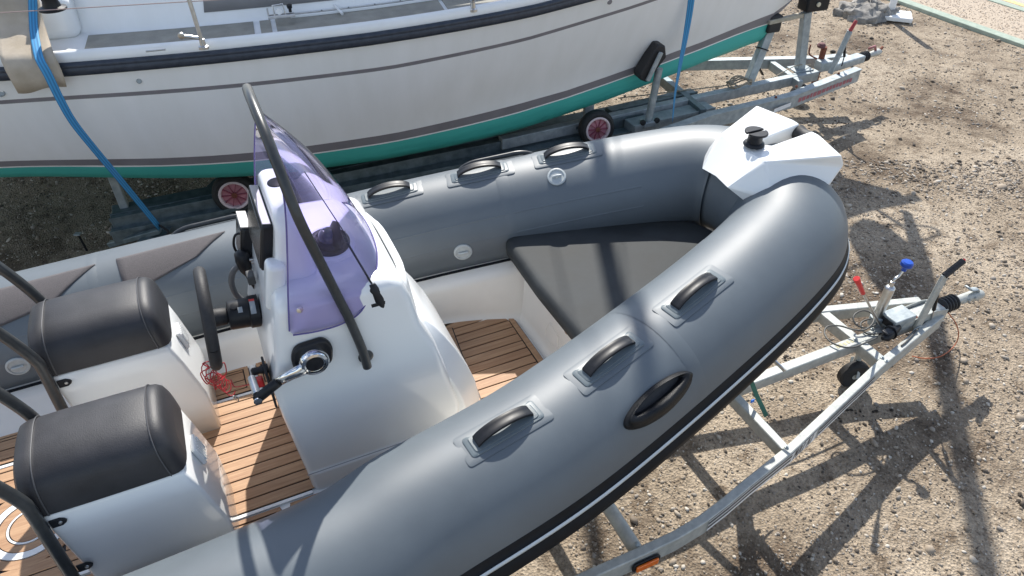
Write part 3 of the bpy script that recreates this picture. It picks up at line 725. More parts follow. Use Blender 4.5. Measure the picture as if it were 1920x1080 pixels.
tube('dash_grab_ring', [LT(x, y, .16) for x, y in ((448, 497), (437, 510), (434, 528), (440, 548), (452, 561), (468, 568), (480, 566))], .011, mat('grey_hose', (.12, .12, .125), .45), con, 12, sm=5)
for (x, y) in ((473, 486), (476, 490)): box('handset_clip', LT(x, y, .12), (.02, .012, .008), M_steel, con, .002)
# helm: pump housing, hub, wheel
hc = Vector((-.035, .02, 1.555)); ax = Vector((-1, 0, .12)).normalized()
pump = lathe('helm_housing', [(.058, -.01), (.058, .022), (.053, .025), (.052, .085), (.049, .092), (.02, .094)], M_blk, con, 36, hc, ax)
# printed labels on the housing: thin curved sheets
def cyl_label(a0, a1, z0, z1, r, m, parent):
    q = ax.to_track_quat('Z', 'Y'); rows = []
    for i in range(9):
        a = math.radians(a0+(a1-a0)*i/8); rows.append([q @ Vector((r*math.cos(a), r*math.sin(a), z))+hc for z in (z0, z1)])
    gridmesh('label', rows, m, parent)
wa = None
q_ = ax.to_track_quat('Z', 'Y'); best = max(range(0, 360, 5), key=lambda a: (q_ @ Vector((math.cos(math.radians(a)), math.sin(math.radians(a)), 0))).dot(Vector((0, -.55, .85))))
cyl_label(best-26, best+26, .002, .020, .0588, M_label, pump); cyl_label(best+20, best+30, .002, .020, .0592, M_red, pump); cyl_label(best-14, best+8, .045, .060, .0530, M_label, pump)
lathe('key_lock', [(.012, 0), (.012, .008), (.005, .009)], M_blk, pump, 16, hc+ax*.065+Vector((0, -.02, .047)), (0, -.4, .9))
hub = lathe('wheel_hub', [(.022, .09), (.030, .10), (.032, .135), (.028, .155), (.01, .16)], M_blk2, con, 24, hc, ax)
wc = hc+ax*.158+Vector((0, 0, .002)); q_ = ax.to_track_quat('Z', 'Y')
wheel = mesh('steering_wheel', *sweepvf([wc+q_ @ Vector((.163*math.cos(2*PI*k/48), .163*math.sin(2*PI*k/48), 0)) for k in range(49)], .0205, 12, caps=False), M_blk2, con, smooth=True)
for k in range(3):
    a = math.radians(90+120*k+20); p = q_ @ Vector((.155*math.cos(a), .155*math.sin(a), 0))
    beam('wheel_spoke', [hc+ax*.150+(q_ @ Vector((.02*math.cos(a), .02*math.sin(a), 0))), wc+p], .024, .007, M_blk, wheel, up=ax, bevel=.002)
# engine key panel at the lower starboard edge of the dash
box('key_panel', (-.056, -.22, 1.43), (.008, .09, .17), M_blk, con, .004)
lathe('key_switch', [(.016, 0), (.018, .012), (.012, .03), (.014, .05), (.008, .055)], M_blk, con, 16, LT(503, 690, -.22), (-1, 0, .05))
box('kill_switch_clip', LT(486, 716, -.22), (.03, .025, .035), M_red, con, .004)
# throttle
tcn = LT(592, 672, -.325); tb = []
pl = roundpoly([(-.065, -.055), (.055, -.055), (.068, .02), (.045, .06), (-.05, .055), (-.07, .01)], .028, 6)
base = prism_side('throttle_base', [Vector((tcn.x-.006+a, -.304, tcn.z+b+.012)) for a, b in pl], .026, (0, -1, 0), M_blk, con, .008)
hubc = Vector((LT(590, 681, -.35).x, -.33, LT(590, 681, -.35).z))
th = lathe('throttle_lever', [(.048, 0), (.048, .020), (.043, .028), (.034, .030), (.032, .024), (.029, .024)], M_chrome, con, 36, hubc, (0, -1, 0))
lathe('lever_cap', [(.029, .0), (.028, .027), (.002, .029)], M_blk, th, 28, hubc, (0, -1, 0))
e1 = LT(521, 718, -.355); e2 = LT(486, 745, -.355)
dirv = (e2-hubc); dirv.y = 0
p_ = [Vector((hubc.x, -.345, hubc.z))+dirv.normalized()*.03, Vector((e1.x, -.352, e1.z)), ]
vs, fs = sweepvf([p_[0], p_[0].lerp(p_[1], .5), p_[1]], [.030, .021, .018], 14, sx=.55, sy=1)
fr = frames([p_[0], p_[1]])
mesh('lever_arm', *sweepvf([p_[0], p_[0].lerp(p_[1], .5), p_[1]], [.030, .021, .018], 14, sx=1, sy=.5), M_chrome, th, smooth=True)
mesh('lever_grip', *sweepvf([p_[1], p_[1].lerp(e2, .6), e2, e2+Vector((-.014, 0, -.006))], [.019, .019, .019, .014], 14, sx=1, sy=.65), M_blk, th, smooth=True)
tube('trim_handle', [e2+Vector((-.004, .01, .006)), e2+Vector((-.008, .085, .012))], .0125, M_steel, th, 16)
lathe('grip_end', [(.0135, 0), (.0135, .004), (.006, .005)], M_chrome, th, 16, e2+Vector((-.006, -.014, 0)), (0, -1, 0))
# windscreen
def wscreen():
    A = [(.048, -.309, 1.70), (.070, -.306, 1.83), (.098, -.300, 1.98), (.120, -.275, 2.09), (.135, -.22, 2.175), (.143, -.13, 2.235), (.146, 0, 2.255)]
    B = [(.055, -.315, 1.685), (.13, -.317, 1.675), (.21, -.314, 1.675), (.28, -.306, 1.70), (.34, -.262, 1.765), (.385, -.16, 1.80), (.40, 0, 1.805)]
    A = [Vector(a) for a in A]; B = [Vector(b) for b in B]
    A = A+[Vector((a.x, -a.y, a.z)) for a in A[-2::-1]]; B = B+[Vector((b.x, -b.y, b.z)) for b in B[-2::-1]]
    A = catmull(A, 5); B = catmull(B, 5); rows = []
    for i, (a, b) in enumerate(zip(A, B)):
        u = -1+2*i/(len(A)-1); row = []
        for j in range(15):
            v = j/14; p = a.lerp(b, v); bul = math.sin(PI*v); out_ = Vector((.45, .55*u*abs(u), .55*(1-abs(u)**3))); p = p+out_*(.040*bul*(1-abs(u)**6*.8)); row.append(p)
        rows.append(row)
    o = gridmesh('windscreen', rows, M_acr, con)
    edge = mat('acrylic_edge', (.13, .11, .30), .15)
    tube('windscreen_edge', A, .0028, edge, o, 6); tube('windscreen_edge', B, .0028, edge, o, 6)
    return o, A
ws, WA = wscreen()
for p in ((562, 581, -.312), (672, 441, .0)):
    pass
scw = LT(562, 581, -.314); lathe('screen_screw', [(.011, 0), (.010, .004), (.004, .005)], M_steel, ws, 14, scw, (0, -1, .2))
scw = LT(668, 446, .12); lathe('screen_screw', [(.009, 0), (.008, .006), (.004, .008)], M_steel, ws, 12, scw, (.6, -.3, .7))
# vent cowl seen through the screen, compass
cc = Vector((.250, -.065, 1.812)); cax = Vector((.05, -.18, 1)).normalized()
lathe('compass_collar', [(.085, -.03), (.083, .008), (.072, .012), (.06, .010)], M_gel, con, 36, cc, cax)
cm = lathe('compass', [(.068, .010), (.068, .017), (.062, .020), (.050, .020), (.048, .028), (.042, .034), (.030, .036)], M_blk, con, 36, cc, cax)
pr = [(.036*math.cos(a), .034+.036*math.sin(a)) for a in [i*PI/2/8 for i in range(9)]]; pr[-1] = (.001, pr[-1][1])
lathe('compass_dome', pr, mat('dark_dome', (.02, .02, .05), .05, coat=1.), cm, 28, cc, cax, caps=False)
mesh('compass_shade', *sweepvf([cc+cax*.02+Vector((.012, -.05, 0)), cc+cax*.055+Vector((.02, -.035, 0)), cc+cax*.075+Vector((.024, 0, 0)), cc+cax*.055+Vector((.02, .035, 0)), cc+cax*.02+Vector((.012, .05, 0))], .013, 10, sx=.4, sy=1.6), M_blk, cm, smooth=True)
lathe('hood_opening', [(.030, 0), (.030, .004), (.027, .005)], M_rub, nac, 28, (.137, .03, 2.028), (0, 0, 1))
# grab hoop
H_ = [(.262, -.328, 1.47), (.255, -.326, 1.56), (.232, -.322, 1.70), (.222, -.320, 1.745), (.185, -.318, 1.92), (.156, -.315, 2.06), (.143, -.295, 2.14), (.132, -.24, 2.235), (.124, -.14, 2.305), (.120, 0, 2.33)]
H_ = H_+[(a, -b, c) for a, b, c in H_[-2::-1]]
hp = tube('grab_hoop', H_, .0155, M_coat, con, 16, sm=5)
for sg in (-1, 1): lathe('hoop_foot', [(.026, 0), (.026, .005), (.017, .012)], M_coat, hp, 20, (.266, sg*.306, 1.50), (0, sg, 0))
# aerial
ab = Vector((.335, -.285, 1.69)); ab = LT(706, 556, -.285)
an = mesh('aerial_base', *sweepvf([LT(697, 532, -.28), LT(700, 540, -.285), LT(710, 560, -.29), LT(717, 573, -.29)], [.010, .018, .019, .014], 14), M_blk, con, smooth=True, auto=50)
box('aerial_bracket', LT(710, 576, -.30), (.05, .006, .045), M_blk, an, .003)
w0_ = LT(697, 532, -.28); w1_ = LT(651, 455, -.20); w2_ = LT(643, 432, -.18); w3_ = LT(571, 322, .02)
tube('aerial_whip', [w0_, w1_], .0036, M_blk, an, 8); tube('aerial_whip', [w2_, w3_], .0018, M_blk, an, 6)
hx = []; dd_ = (w2_-w1_); fr_ = frames([w1_, w2_])[0]
for k in range(57):
    a = 2*PI*k/8; hx.append(w1_+dd_*(k/56)+fr_[1]*(.006*math.cos(a))+fr_[2]*(.006*math.sin(a)))
tube('aerial_spring', hx, .0016, M_blk, an, 5)
tube('aerial_cable', [LT(x, y, -.30) for x, y in ((722, 576), (733, 582), (740, 591), (735, 598), (722, 595), (712, 590))], .0028, M_blk, an, 7, sm=5)

# ---- jockey seats
def seat(tc):
    t0, t1 = tc-.155, tc+.155
    zt = 1.40
    vs = []
    def ring(z, s0, s1, w0, ra=.014, rf=.014): return [Vector((a, b+tc, z)) for a, b in rrect(s0, s1, w0, ra, rf, 5)]
    b = loft('seat_pod', [ring(ZF-.005, -.72, -.295, .150), ring(1.08, -.73, -.297, .152), ring(1.12, -.732, -.300, .152), ring(1.30, -.745, -.335, .155), ring(1.395, -.75, -.358, .157), ring(zt, -.75, -.362, .150)], M_gel, rib)
    # saddle cushion: half-round bolster with sewn end panels
    rows = []; N = 22
    secs = [(-.343, .55, .50), (-.345, .72, .70), (-.350, .85, .85), (-.358, .935, .94), (-.372, .985, .985), (-.388, 1.0, 1.0), (-.392, .992, .992), (-.396, 1.0, 1.0), (-.50, 1.01, 1.0), (-.62, 1.01, 1.0), (-.715, 1.0, .99), (-.722, .992, .982), (-.726, 1.0, .99), (-.748, .995, .975), (-.768, .96, .93), (-.778, .85, .82)]
    for s, kw, kh in secs:
        row = []
        for j in range(N+1):
            a = PI*j/N; x = math.cos(a); y = math.sin(a)
            W_ = .158; Hh = .158; ex = .66
            px = math.copysign(abs(x)**ex, x)*W_*kw; pz = (abs(y)**.62)*Hh*kh
            row.append(Vector((s-.018*(pz/Hh)*(1 if s > -.5 else -.3), tc+px, zt+.004+pz)))
        rows.append(row)
    cu = gridmesh('seat_cushion', rows, M_vinyl, rib, auto=40)
    vs_ = [v for v in rows[0]]; mesh('cushion_end', vs_, [tuple(range(len(vs_)))], M_vinyl, cu); vs_ = [v for v in rows[-1]]; mesh('cushion_end', vs_, [tuple(range(len(vs_)))], M_vinyl, cu)
    for s in (-.393, -.724):
        pts = []
        for j in range(N+1):
            a = PI*j/N; x = math.cos(a); y = math.sin(a); px = math.copysign(abs(x)**.66, x)*.1595; pz = (abs(y)**.62)*.1595; pts.append(Vector((s-.018*(pz/.158)*(1 if s > -.5 else -.3), tc+px, zt+.004+pz)))
        tube('cushion_piping', pts, .0022, mat('piping', (.08, .08, .085), .5), cu, 6)
    # louvred vent on the front face
    v0 = Vector((-.327, tc+.01, 1.30)); Rv = Matrix.Rotation(math.radians(-11), 3, 'Y')
    v = box('seat_vent', v0, (.016, .075, .085), M_gel, b, .005, Rv)
    for k in range(5): box('vent_slat', v0+Rv @ Vector((.009, -.026+k*.013, 0)), (.008, .004, .062), M_gel, v, .001, Rv)
    # backrest frame: two legs bolted low on the pod, bent aft, carrying a roll
    fr = []
    for sg in (-1, 1):
        tt = tc+sg*.172
        fr.append([Vector((-.765, tt, 1.08)), Vector((-.757, tt, 1.3)), Vector((-.750, tt, 1.45)), Vector((-.753, tt, 1.50)), Vector((-.778, tt, 1.58)), Vector((-.81, tt, 1.66)), Vector((-.84, tt, 1.72))])
    path = fr[0]+[Vector((-.86, tc-.13, 1.75)), Vector((-.86, tc+.13, 1.75))]+fr[1][::-1]
    f = tube('backrest_frame', path, .0185, M_coat, rib, 16, sm=5)
    for sg in (-1, 1):
        for z, ss in ((1.365, -.735), (1.13, -.745)):
            p = [(-.0, -.016), (.028, -.016), (.040, -.008), (.044, 0), (.040, .008), (.028, .016), (0, .016)]
            br = prism_side('frame_bracket', [Vector((ss+.0+a, tc+sg*(.157 if sg < 0 else .157), z+c_)) for a, c_ in p], .006, (0, sg, 0), M_blk, f, .001)
            lathe('bracket_bolt', [(.006, 0), (.005, .003), (.002, .004)], M_steel, br, 12, (ss+.026, tc+sg*.163, z), (0, sg, 0))
    pad = tube('backrest_roll', [Vector((-.87, tc-.16, 1.775)), Vector((-.87, tc-.15, 1.775)), Vector((-.87, tc+.15, 1.775)), Vector((-.87, tc+.16, 1.775))], [.052, .066, .066, .052], M_vinyl, f, 24)
seat(-.305); seat(.305)

# ---- bow block
def bowblock():
    zt = 1.745
    # half outline sheets: right side t<0; mirrored
    A0 = Vector((1.945, .105, 1.61)); A1 = Vector((1.865, .0, 1.60))
    V_ = {}
    def p(n, s, t, z): V_[n] = Vector((s, t, z))
    p('C', 2.04, .147, 1.755); p('D', 2.33, .268, 1.780); p('E', 2.385, .065, 1.780)
    p('a', 1.93, .102, 1.64); p('H', 2.365, .268, 1.725); p('I', 2.305, .278, 1.65); p('B0', 2.04, .225, 1.62); p('K', 2.14, .065, 1.752); p('S0', 2.175, .032, 1.75); p('S1', 2.385, .036, 1.775); p('N', 2.12, 0.0, 1.752)
    p('a0', 1.925, 0, 1.64); p('C0', 2.05, 0, 1.735); p('Es', 2.38, .05, 1.62); p('Ss', 2.175, .032, 1.60); p('G2', 2.40, .18, 1.715); p('Ns', 2.14, .0, 1.60); p('u', 1.99, .15, 1.57); p('u2', 2.28, .25, 1.58); p('u3', 2.35, .05, 1.59)
    names = list(V_); vs = []; idx = {}
    for sg in (1, -1):
        for n_ in names:
            v = V_[n_]; idx[(n_, sg)] = len(vs); vs.append(Vector((v.x, v.y*sg, v.z)))
    F = [('a', 'C', 'C0', 'a0'), ('C', 'K', 'C0'), ('K', 'N', 'C0'), ('K', 'S0', 'N'), ('C', 'D', 'K'), ('D', 'E', 'S1', 'S0', 'K'), ('a', 'B0', 'C'), ('B0', 'I', 'H', 'C'), ('C', 'H', 'D'), ('H', 'G2', 'D'), ('D', 'G2', 'E'), ('E', 'G2', 'H', 'I', 'u2', 'u3', 'Es'), ('S1', 'E', 'Es'), ('S0', 'S1', 'Es', 'Ss'), ('S0', 'Ss', 'Ns', 'N'), ('a', 'u', 'B0'), ('B0', 'u', 'u2', 'I')]
    fs = []
    for sg in (1, -1):
        for f in F:
            q = [idx[(n_, sg)] for n_ in f]; fs.append(q if sg > 0 else q[::-1])
    me = bpy.data.meshes.new('bow_step'); me.from_pydata(vs, [], fs); bm = bmesh.new(); bm.from_mesh(me); bmesh.ops.remove_doubles(bm, verts=bm.verts, dist=1e-5); bmesh.ops.recalc_face_normals(bm, faces=bm.faces); bm.to_mesh(me); bm.free()
    o = link('bow_step', me, M_gel, rib, True, 20)
    b = o.modifiers.new('b', 'BEVEL'); b.width = .010; b.segments = 4; b.limit_method = 'ANGLE'; b.angle_limit = math.radians(14)
    c = Vector((2.10, .0, 1.752))
    bo = lathe('bollard', [(.044, 0), (.046, .004), (.042, .012), (.033, .016), (.030, .05), (.034, .056)], M_blk, o, 32, c, (0, 0, 1))
    for sg in (-1, 1):
        pts = [(.046*math.cos(a), sg*(.006+.046*math.sin(a))) for a in [i*PI/12 for i in range(13)]]
        slab('bollard_cap', [(c.x+x, c.y+y_) for x, y_ in pts], c.z+.054, c.z+.064, M_blk, bo, bevel=.003)
    lathe('bow_roller', [(.02, -.04), (.036, -.035), (.030, -.008), (.030, .008), (.036, .035), (.02, .04)], M_blk2, o, 24, (2.385, 0, 1.735), (0, 1, 0))
    tube('roller_pin', [(2.385, -.05, 1.735), (2.385, .05, 1.735)], .007, M_steel, o, 10)
    box('roller_channel', (2.27, 0, 1.61), (.21, .07, .01), M_steel, o, .002)
    # collar patch of the tubes round the block
    return o
bowblock()

# ================================================================== KILL CORD
kc = root('kill_cord', 'coiled red kill cord hanging from the steering wheel', 'cord', rib.matrix_world @ Vector((0, 0, 0)))
kc.location = rib.location; kc.rotation_euler = rib.rotation_euler
pts = [Vector((-.06, -.20, 1.40))]
k0 = LT(392, 700, -.02); path = [(486, 718), (462, 722), (440, 725), (432, 712), (426, 728), (418, 732), (412, 722), (404, 730), (398, 712), (388, 720), (376, 700), (392, 690), (380, 682), (396, 678), (408, 690), (420, 680), (424, 700), (412, 706), (400, 698), (384, 708), (398, 722), (412, 714), (422, 706)]
pts = [LT(x, y, -.20+.18*min(1, i/4)+random.uniform(-.015, .015)) for i, (x, y) in enumerate(path)]
tube('coiled_cord', pts, .0022, M_cord, kc, 7, sm=6)
hx = []
for k in range(81):
    a = 2*PI*k/13.5; hx.append(LT(384+k*.60, 694+k*.45, .0)+Vector((.016*math.cos(a), .020*math.sin(a), .018*math.sin(a))))
tube('coil_loops', hx, .0020, M_cord, kc, 6)
cl = LT(438, 742, -.06); tube('snap_hook', [cl, cl+Vector((.0, 0, -.02)), cl+Vector((.01, 0, -.035)), cl+Vector((.012, 0, -.015)), cl], .0028, M_steel, kc, 7)

# ================================================================== BOAT TRAILER
tr = root('boat_trailer', 'pale galvanised trailer with A frame drawbar carrying the grey inflatable', 'trailer', rib.location, rib.rotation_euler.z)
ZT = .265
nb = beam('side_rail', [(a_, b_, ZT-.009) for a_, b_ in ((-3.2, -.765), (1.25, -.765), (1.42, -.762), (1.58, -.745), (1.74, -.712), (1.9, -.672), (2.22, -.600), (3.15, -.33), (3.80, -.175))], .046, .104, M_galv, tr)
beam('side_rail', [(-3.2, .5, ZT), (1.5, .5, ZT), (1.75, .47, ZT), (2.22, .375, ZT), (3.17, .165, ZT), (3.80, -.02, ZT)], .055, .085, M_galv, tr)
beam('centre_rail', [(-3.1, -.13, ZT+.002), (3.40, -.13, ZT+.002)], .06, .075, M_galv, tr)
cb = beam('cross_member', [(3.16, -.31, ZT-.001), (3.16, .155, ZT-.001)], .06, .075, M_galv, tr)
beam('cross_member', [(2.215, -.585, ZT-.001), (2.215, .37, ZT-.001)], .05, .075, M_galv, tr)
tube('axle_tube', [(1.235, -.75, ZT), (1.235, .5, ZT)], .034, M_galv, tr, 20)
for s in (-.2, -1.2): beam('cross_member', [(s, -.75, ZT-.02), (s, .48, ZT-.02)], .05, .06, M_galv, tr)
for s, y in ((.6, -.1), (-.8, -.1)): lathe('keel_roller', [(.03, -.09), (.05, -.085), (.03, 0), (.05, .085), (.03, .09)], M_blk2, tr, 20, (s, 0, ZT+.10), (0, 1, 0))
for sg, yy in ((-1, -.93), (1, .70)):
    ty = lathe('trailer_wheel', [(.12, -.08), (.22, -.085), (.255, -.06), (.262, 0), (.255, .06), (.22, .085), (.12, .08)], M_tyre, tr, 40, (-1.2, yy, .07), (0, 1, 0)); lathe('wheel_rim', [(.02, -.03), (.12, -.06), (.125, .06), (.02, .03)], M_galv, ty, 30, (-1.2, yy, .07), (0, 1, 0))
# decals on the near rail: pinstripes and slanted lettering
def rail_strip(a, b, z0, z1, m, off=.0025, name='rail_decal'):
    A = Vector(a); B = Vector(b); d = (B-A).normalized(); n = Vector((d.y, -d.x, 0)); n = n if n.y < 0 else -n
    o_ = n*(.023+off); vs = [A+o_+Vector((0, 0, z0)), B+o_+Vector((0, 0, z0)), B+o_+Vector((0, 0, z1)), A+o_+Vector((0, 0, z1))]
    return mesh(name, vs, [(0, 1, 2, 3)], m, nb)
pA, pB, pC = Vector((1.9, -.672, ZT)), Vector((2.22, -.600, ZT)), Vector((3.15, -.33, ZT))
for a, b in ((pB.lerp(pC, .27), pB.lerp(pC, .86)),):
    rail_strip(a, b, -.046, .034, M_white, .0022); rail_strip(a, b, .008, .026, M_decal, .0034); rail_strip(a, b, -.024, -.006, M_decal, .0034); rail_strip(a, b, .024, .028, M_decal, .0032)
pD = Vector((1.74, -.712, ZT)); pE = Vector((1.60, -.742, ZT))
for a, b in ((pD, pA), (pE, pD), (pA, pB)):
    rail_strip(a, b, -.046, .034, M_white, .0022); rail_strip(a, b, .008, .026, M_decal, .0034); rail_strip(a, b, -.024, -.006, M_decal, .0034)
fa, fb = pB.lerp(pC, .0), pB.lerp(pC, .24); rail_strip(fa, fb, -.046, .034, M_white, .0022)
dl = (fb-fa); n_ = Vector((dl.y, -dl.x, 0)).normalized(); n_ = n_ if n_.y < 0 else -n_
for i, ch in enumerate('MMAAA'):
    pass
vs = []; fs = []
def stroke(u0, z0, u1, z1, wd=.009):
    z0 = z0*1.75-.008; z1 = z1*1.75-.008
    k = len(vs); d = (dl.normalized())
    for (u, z) in ((u0, z0), (u0+wd, z0), (u1+wd, z1), (u1, z1)): vs.append(fa+d*u+n_*(.023+.0036)+Vector((0, 0, z)))
    fs.append((k, k+1, k+2, k+3))
L0 = .02
for gsh in ([(0, -.015, .008, .022), (.008, .022, .016, -.002), (.016, -.002, .024, .022), (.024, .022, .022, -.015)], [(.036, -.015, .046, .022), (.046, .022, .058, .018), (.058, .018, .05, .0), (.05, .0, .06, -.015)], [(.072, -.015, .080, .022), (.080, .022, .096, .022), (.076, .004, .090, .004), (.072, -.013, .090, -.013)], [(.104, -.015, .114, .022), (.116, .022, .124, -.015)], [(.136, -.015, .146, .022), (.146, .02, .160, .02), (.14, .003, .154, .003)]):
    for a in gsh: stroke(L0+a[0]*1.15, a[1], L0+a[2]*1.15, a[3])
mesh('rail_lettering', vs, fs, M_decal, nb)
# side marker lamp
lm = LT(1212, 1048, -.795)
ml = prism_side('marker_lamp', [Vector((lm.x+a, -.794, ZT-.014+b)) for a, b in roundpoly([(-.074, -.030), (.074, -.030), (.074, .030), (-.074, .030)], .028, 5)], .010, (0, -1, 0), M_blk, tr, .003)
prism_side('lamp_lens', [Vector((lm.x+a, -.804, ZT-.014+b)) for a, b in roundpoly([(-.058, -.020), (.058, -.020), (.058, .020), (-.058, .020)], .008, 4)], .012, (0, -1, 0), M_orange, ml, .004)
# coupling head
TC = -.125
hz = ZT+.055
ch = mesh('overrun_housing', *join_vf([boxvf((3.62, TC, ZT+.04), (.42, .10, .075))]), M_galv, tr, bevel=.012)
for sg in (-1, 1): prism_side('housing_flange', [Vector((a, TC+sg*.052, b)) for a, b in ((3.40, ZT+.0), (3.84, ZT-.02), (3.84, ZT+.07), (3.72, ZT+.10), (3.46, ZT+.09))], .006, (0, sg, 0), M_galv, ch, .002)
box('clamp_block', (3.46, TC, ZT+.085), (.17, .115, .085), M_galv2, ch, .006)
box('clamp_slot', (3.374, TC, ZT+.088), (.01, .08, .045), M_blk, ch, .002)
for a, b in ((3.5, .03), (3.58, -.03), (3.75, .03), (3.75, -.03)): lathe('housing_bolt', [(.013, 0), (.013, .008), (.006, .010)], M_rust if a == 3.58 else M_galv2, ch, 6, (a, TC+b, ZT+.078), (0, 0, 1))
bp = LT(1783, 562, TC)
prof = [(.030, -.07)]
for k in range(5): prof += [(.036, -.065+k*.026), (.052, -.058+k*.026), (.052, -.050+k*.026), (.036, -.043+k*.026)]
bp = Vector((3.905, TC, ZT+.045))
be = lathe('rubber_bellows', prof+[(.030, .062)], M_blk2, tr, 30, bp, (1, 0, 0), auto=60)
hd = tube('coupling_head', [(3.95, TC, ZT+.045), (4.03, TC, ZT+.045), (4.10, TC, ZT+.038), (4.17, TC, ZT+.028), (4.22, TC, ZT+.018)], [.028, .028, .032, .038, .03], M_galv, tr, 16, sm=3)
box('head_plate', (4.10, TC, ZT+.035), (.16, .062, .03), M_galv, hd, .008)
mesh('coupling_lever', *sweepvf(catmull([Vector((4.17, TC, ZT+.05)), Vector((4.15, TC, ZT+.085)), Vector((4.09, TC, ZT+.10)), Vector((4.04, TC+.005, ZT+.135))], 4), .013, 10, sx=.6, sy=1.5), M_galv2, hd, smooth=True)
for a in (4.06, 4.12): lathe('head_bolt', [(.009, 0), (.009, .012), (.004, .013)], M_galv, hd, 6, (a, TC-.03, ZT+.045), (0, -1, .3))
# handbrake
hb0 = Vector((3.56, TC-.075, ZT+.03)); hb1 = LT(1772, 516, TC-.06); hb2 = LT(1806, 489, TC-.06)
hbk = beam('handbrake_lever', [hb0, hb1], .022, .042, M_galv, tr, up=Vector((.3, 0, 1)))
mesh('lever_grip', *sweepvf([hb1-(hb2-hb1)*.05, hb2], .019, 12), M_blk2, hbk, smooth=True, auto=40)
lathe('grip_button', [(.008, 0), (.008, .012), (.002, .014)], M_red, hbk, 10, hb2, (hb2-hb1).normalized())
gs0 = Vector((3.70, TC-.065, ZT+.03)); gs1 = hb0.lerp(hb1, .78); tube('gas_strut', [gs0.lerp(gs1, .35), gs1], .012, M_blk, hbk, 12); tube('strut_rod', [gs0, gs0.lerp(gs1, .5)], .005, M_steel, hbk, 8)
prism_side('brake_quadrant', [Vector((3.52+a, TC-.085, ZT-.01+b)) for a, b in ((-.03, 0), (.08, 0), (.09, .04), (.05, .075), (0, .06))], .006, (0, -1, 0), M_galv2, hbk, .002)
# jockey wheel
jb = PZ(1628, 705, ZL*0+.0)-rib.location; 
js = 3.30; jt = TC-.02
j1 = LT(1661, 585, jt-.0); j1 = Vector((3.45, TC+.085, ZT)); jx, jy = 3.40, TC+.08
jt = TC+.065; jx = LT(1662, 556, jt).x; jz = LT(1668, 540, jt).z
tp = Vector((jx, jt, jz)); bt = Vector((jx-.02, jt, -.07))
jk = tube('jockey_tube', [Vector((jx-.012, jt, ZT-.12)), tp], .029, M_steel, tr, 24)
tube('jockey_inner_tube', [bt, Vector((jx-.012, jt, ZT-.1))], .022, M_galv, jk, 16)
lathe('tube_cap', [(.030, 0), (.024, .010), (.013, .014), (.013, .045), (.008, .048)], M_steel, jk, 20, tp, (0, 0, 1))
cr0 = tp+Vector((0, 0, .045)); cr1 = LT(1694, 507, jt); tube('crank_arm', [cr0, cr0+Vector((.01, 0, .02)), cr1.lerp(cr0, .35)+Vector((0, 0, -.01)), cr1], .0085, M_steel, jk, 10, sm=5)
cap = [(.014, 0), (.016, .02), (.026, .032), (.034, .038), (.034, .058), (.026, .066), (.004, .067)]
lathe('crank_knob', cap, M_blue, jk, 24, cr1, (.05, -.05, 1))
rim_c = Vector((jx-.045, jt-.03, -.2+.10))
jw = lathe('jockey_wheel', [(.04, -.028), (.085, -.032), (.10, -.02), (.10, .02), (.085, .032), (.04, .028)], M_tyre, tr, 30, rim_c, (.3, 1, 0)); lathe('wheel_rim', [(.008, -.03), (.045, -.025), (.045, .025), (.008, .03)], M_galv, jw, 20, rim_c, (.3, 1, 0))
for sg in (-.045, .045): beam('wheel_fork', [rim_c+Vector((sg*.3, sg, 0)), bt+Vector((sg*.3, sg, .04))], .03, .005, M_galv2, jw, up=Vector((0, 1, 0)), bevel=.001)
# clamp with red handle
cl0 = Vector((jx-.04, TC+.0, ZT+.055)); cl1 = LT(1618, 550, TC+.0); cl2 = LT(1606, 523, TC+.0)
ck = tube('clamp_handle', [cl0+Vector((.02, 0, .0)), cl0+Vector((-.01, 0, .03)), cl1], .0075, M_steel, tr, 10, sm=4)
tube('clamp_grip', [cl1, cl1.lerp(cl2, .7), cl2, cl2+(cl2-cl1)*.03], [.013, .015, .019, .016], M_red, ck, 16)
lathe('tube_clamp', [(.040, -.03), (.040, .03)], M_galv2, tr, 24, (jx-.006, jt, ZT+.06), (0, 0, 1))
# electrical plug, its curly cable, breakaway cable
pz = LZ(1665, 628, ZT+.075); plg = tube('electrical_plug', [pz+Vector((-.055, -.01, 0)), pz+Vector((-.03, -.01, .0)), pz+Vector((0, 0, .005)), pz+Vector((.02, .005, .005)), pz+Vector((.022, .006, .005)), pz+Vector((.03, .006, .005)), pz+Vector((.032, .006, .005)), pz+Vector((.10, .02, .01)), pz+Vector((.105, .02, .01))], [.012, .028, .034, .034, .043, .043, .031, .021, .012], M_blk, tr, 20)
box('plug_flap', pz+Vector((-.015, -.0, .032)), (.06, .045, .012), M_blk, plg, .006)
cz = ZT+.07
tube('plug_cable', [LZ(x, y, z_) for x, y, z_ in ((1645, 633, cz), (1622, 643, cz), (1600, 651, cz-.01), (1578, 650, cz-.01), (1556, 640, cz-.01), (1546, 625, cz-.01), (1552, 612, cz), (1575, 611, cz+.01), (1600, 618, cz+.02), (1622, 618, cz+.03), (1637, 605, cz+.05), (1637, 590, cz+.06), (1620, 582, cz+.06), (1602, 590, cz+.05), (1602, 605, cz+.03), (1616, 614, cz+.01), (1634, 613, cz), (1646, 603, cz), (1632, 598, cz), (1614, 606, cz-.01), (1622, 624, cz-.02), (1645, 626, cz-.02), (1668, 622, cz-.03))], .0052, M_cable, tr, 8, sm=5)
tube('breakaway_cable', [LZ(x, y, z_) for x, y, z_ in ((1768, 574, cz), (1779, 588, .15), (1793, 608, .0), (1797, 630, -.12), (1788, 650, -.19), (1764, 668, -.193), (1735, 672, -.194), (1710, 668, -.19))], .0038, M_ocable, tr, 7, sm=5)
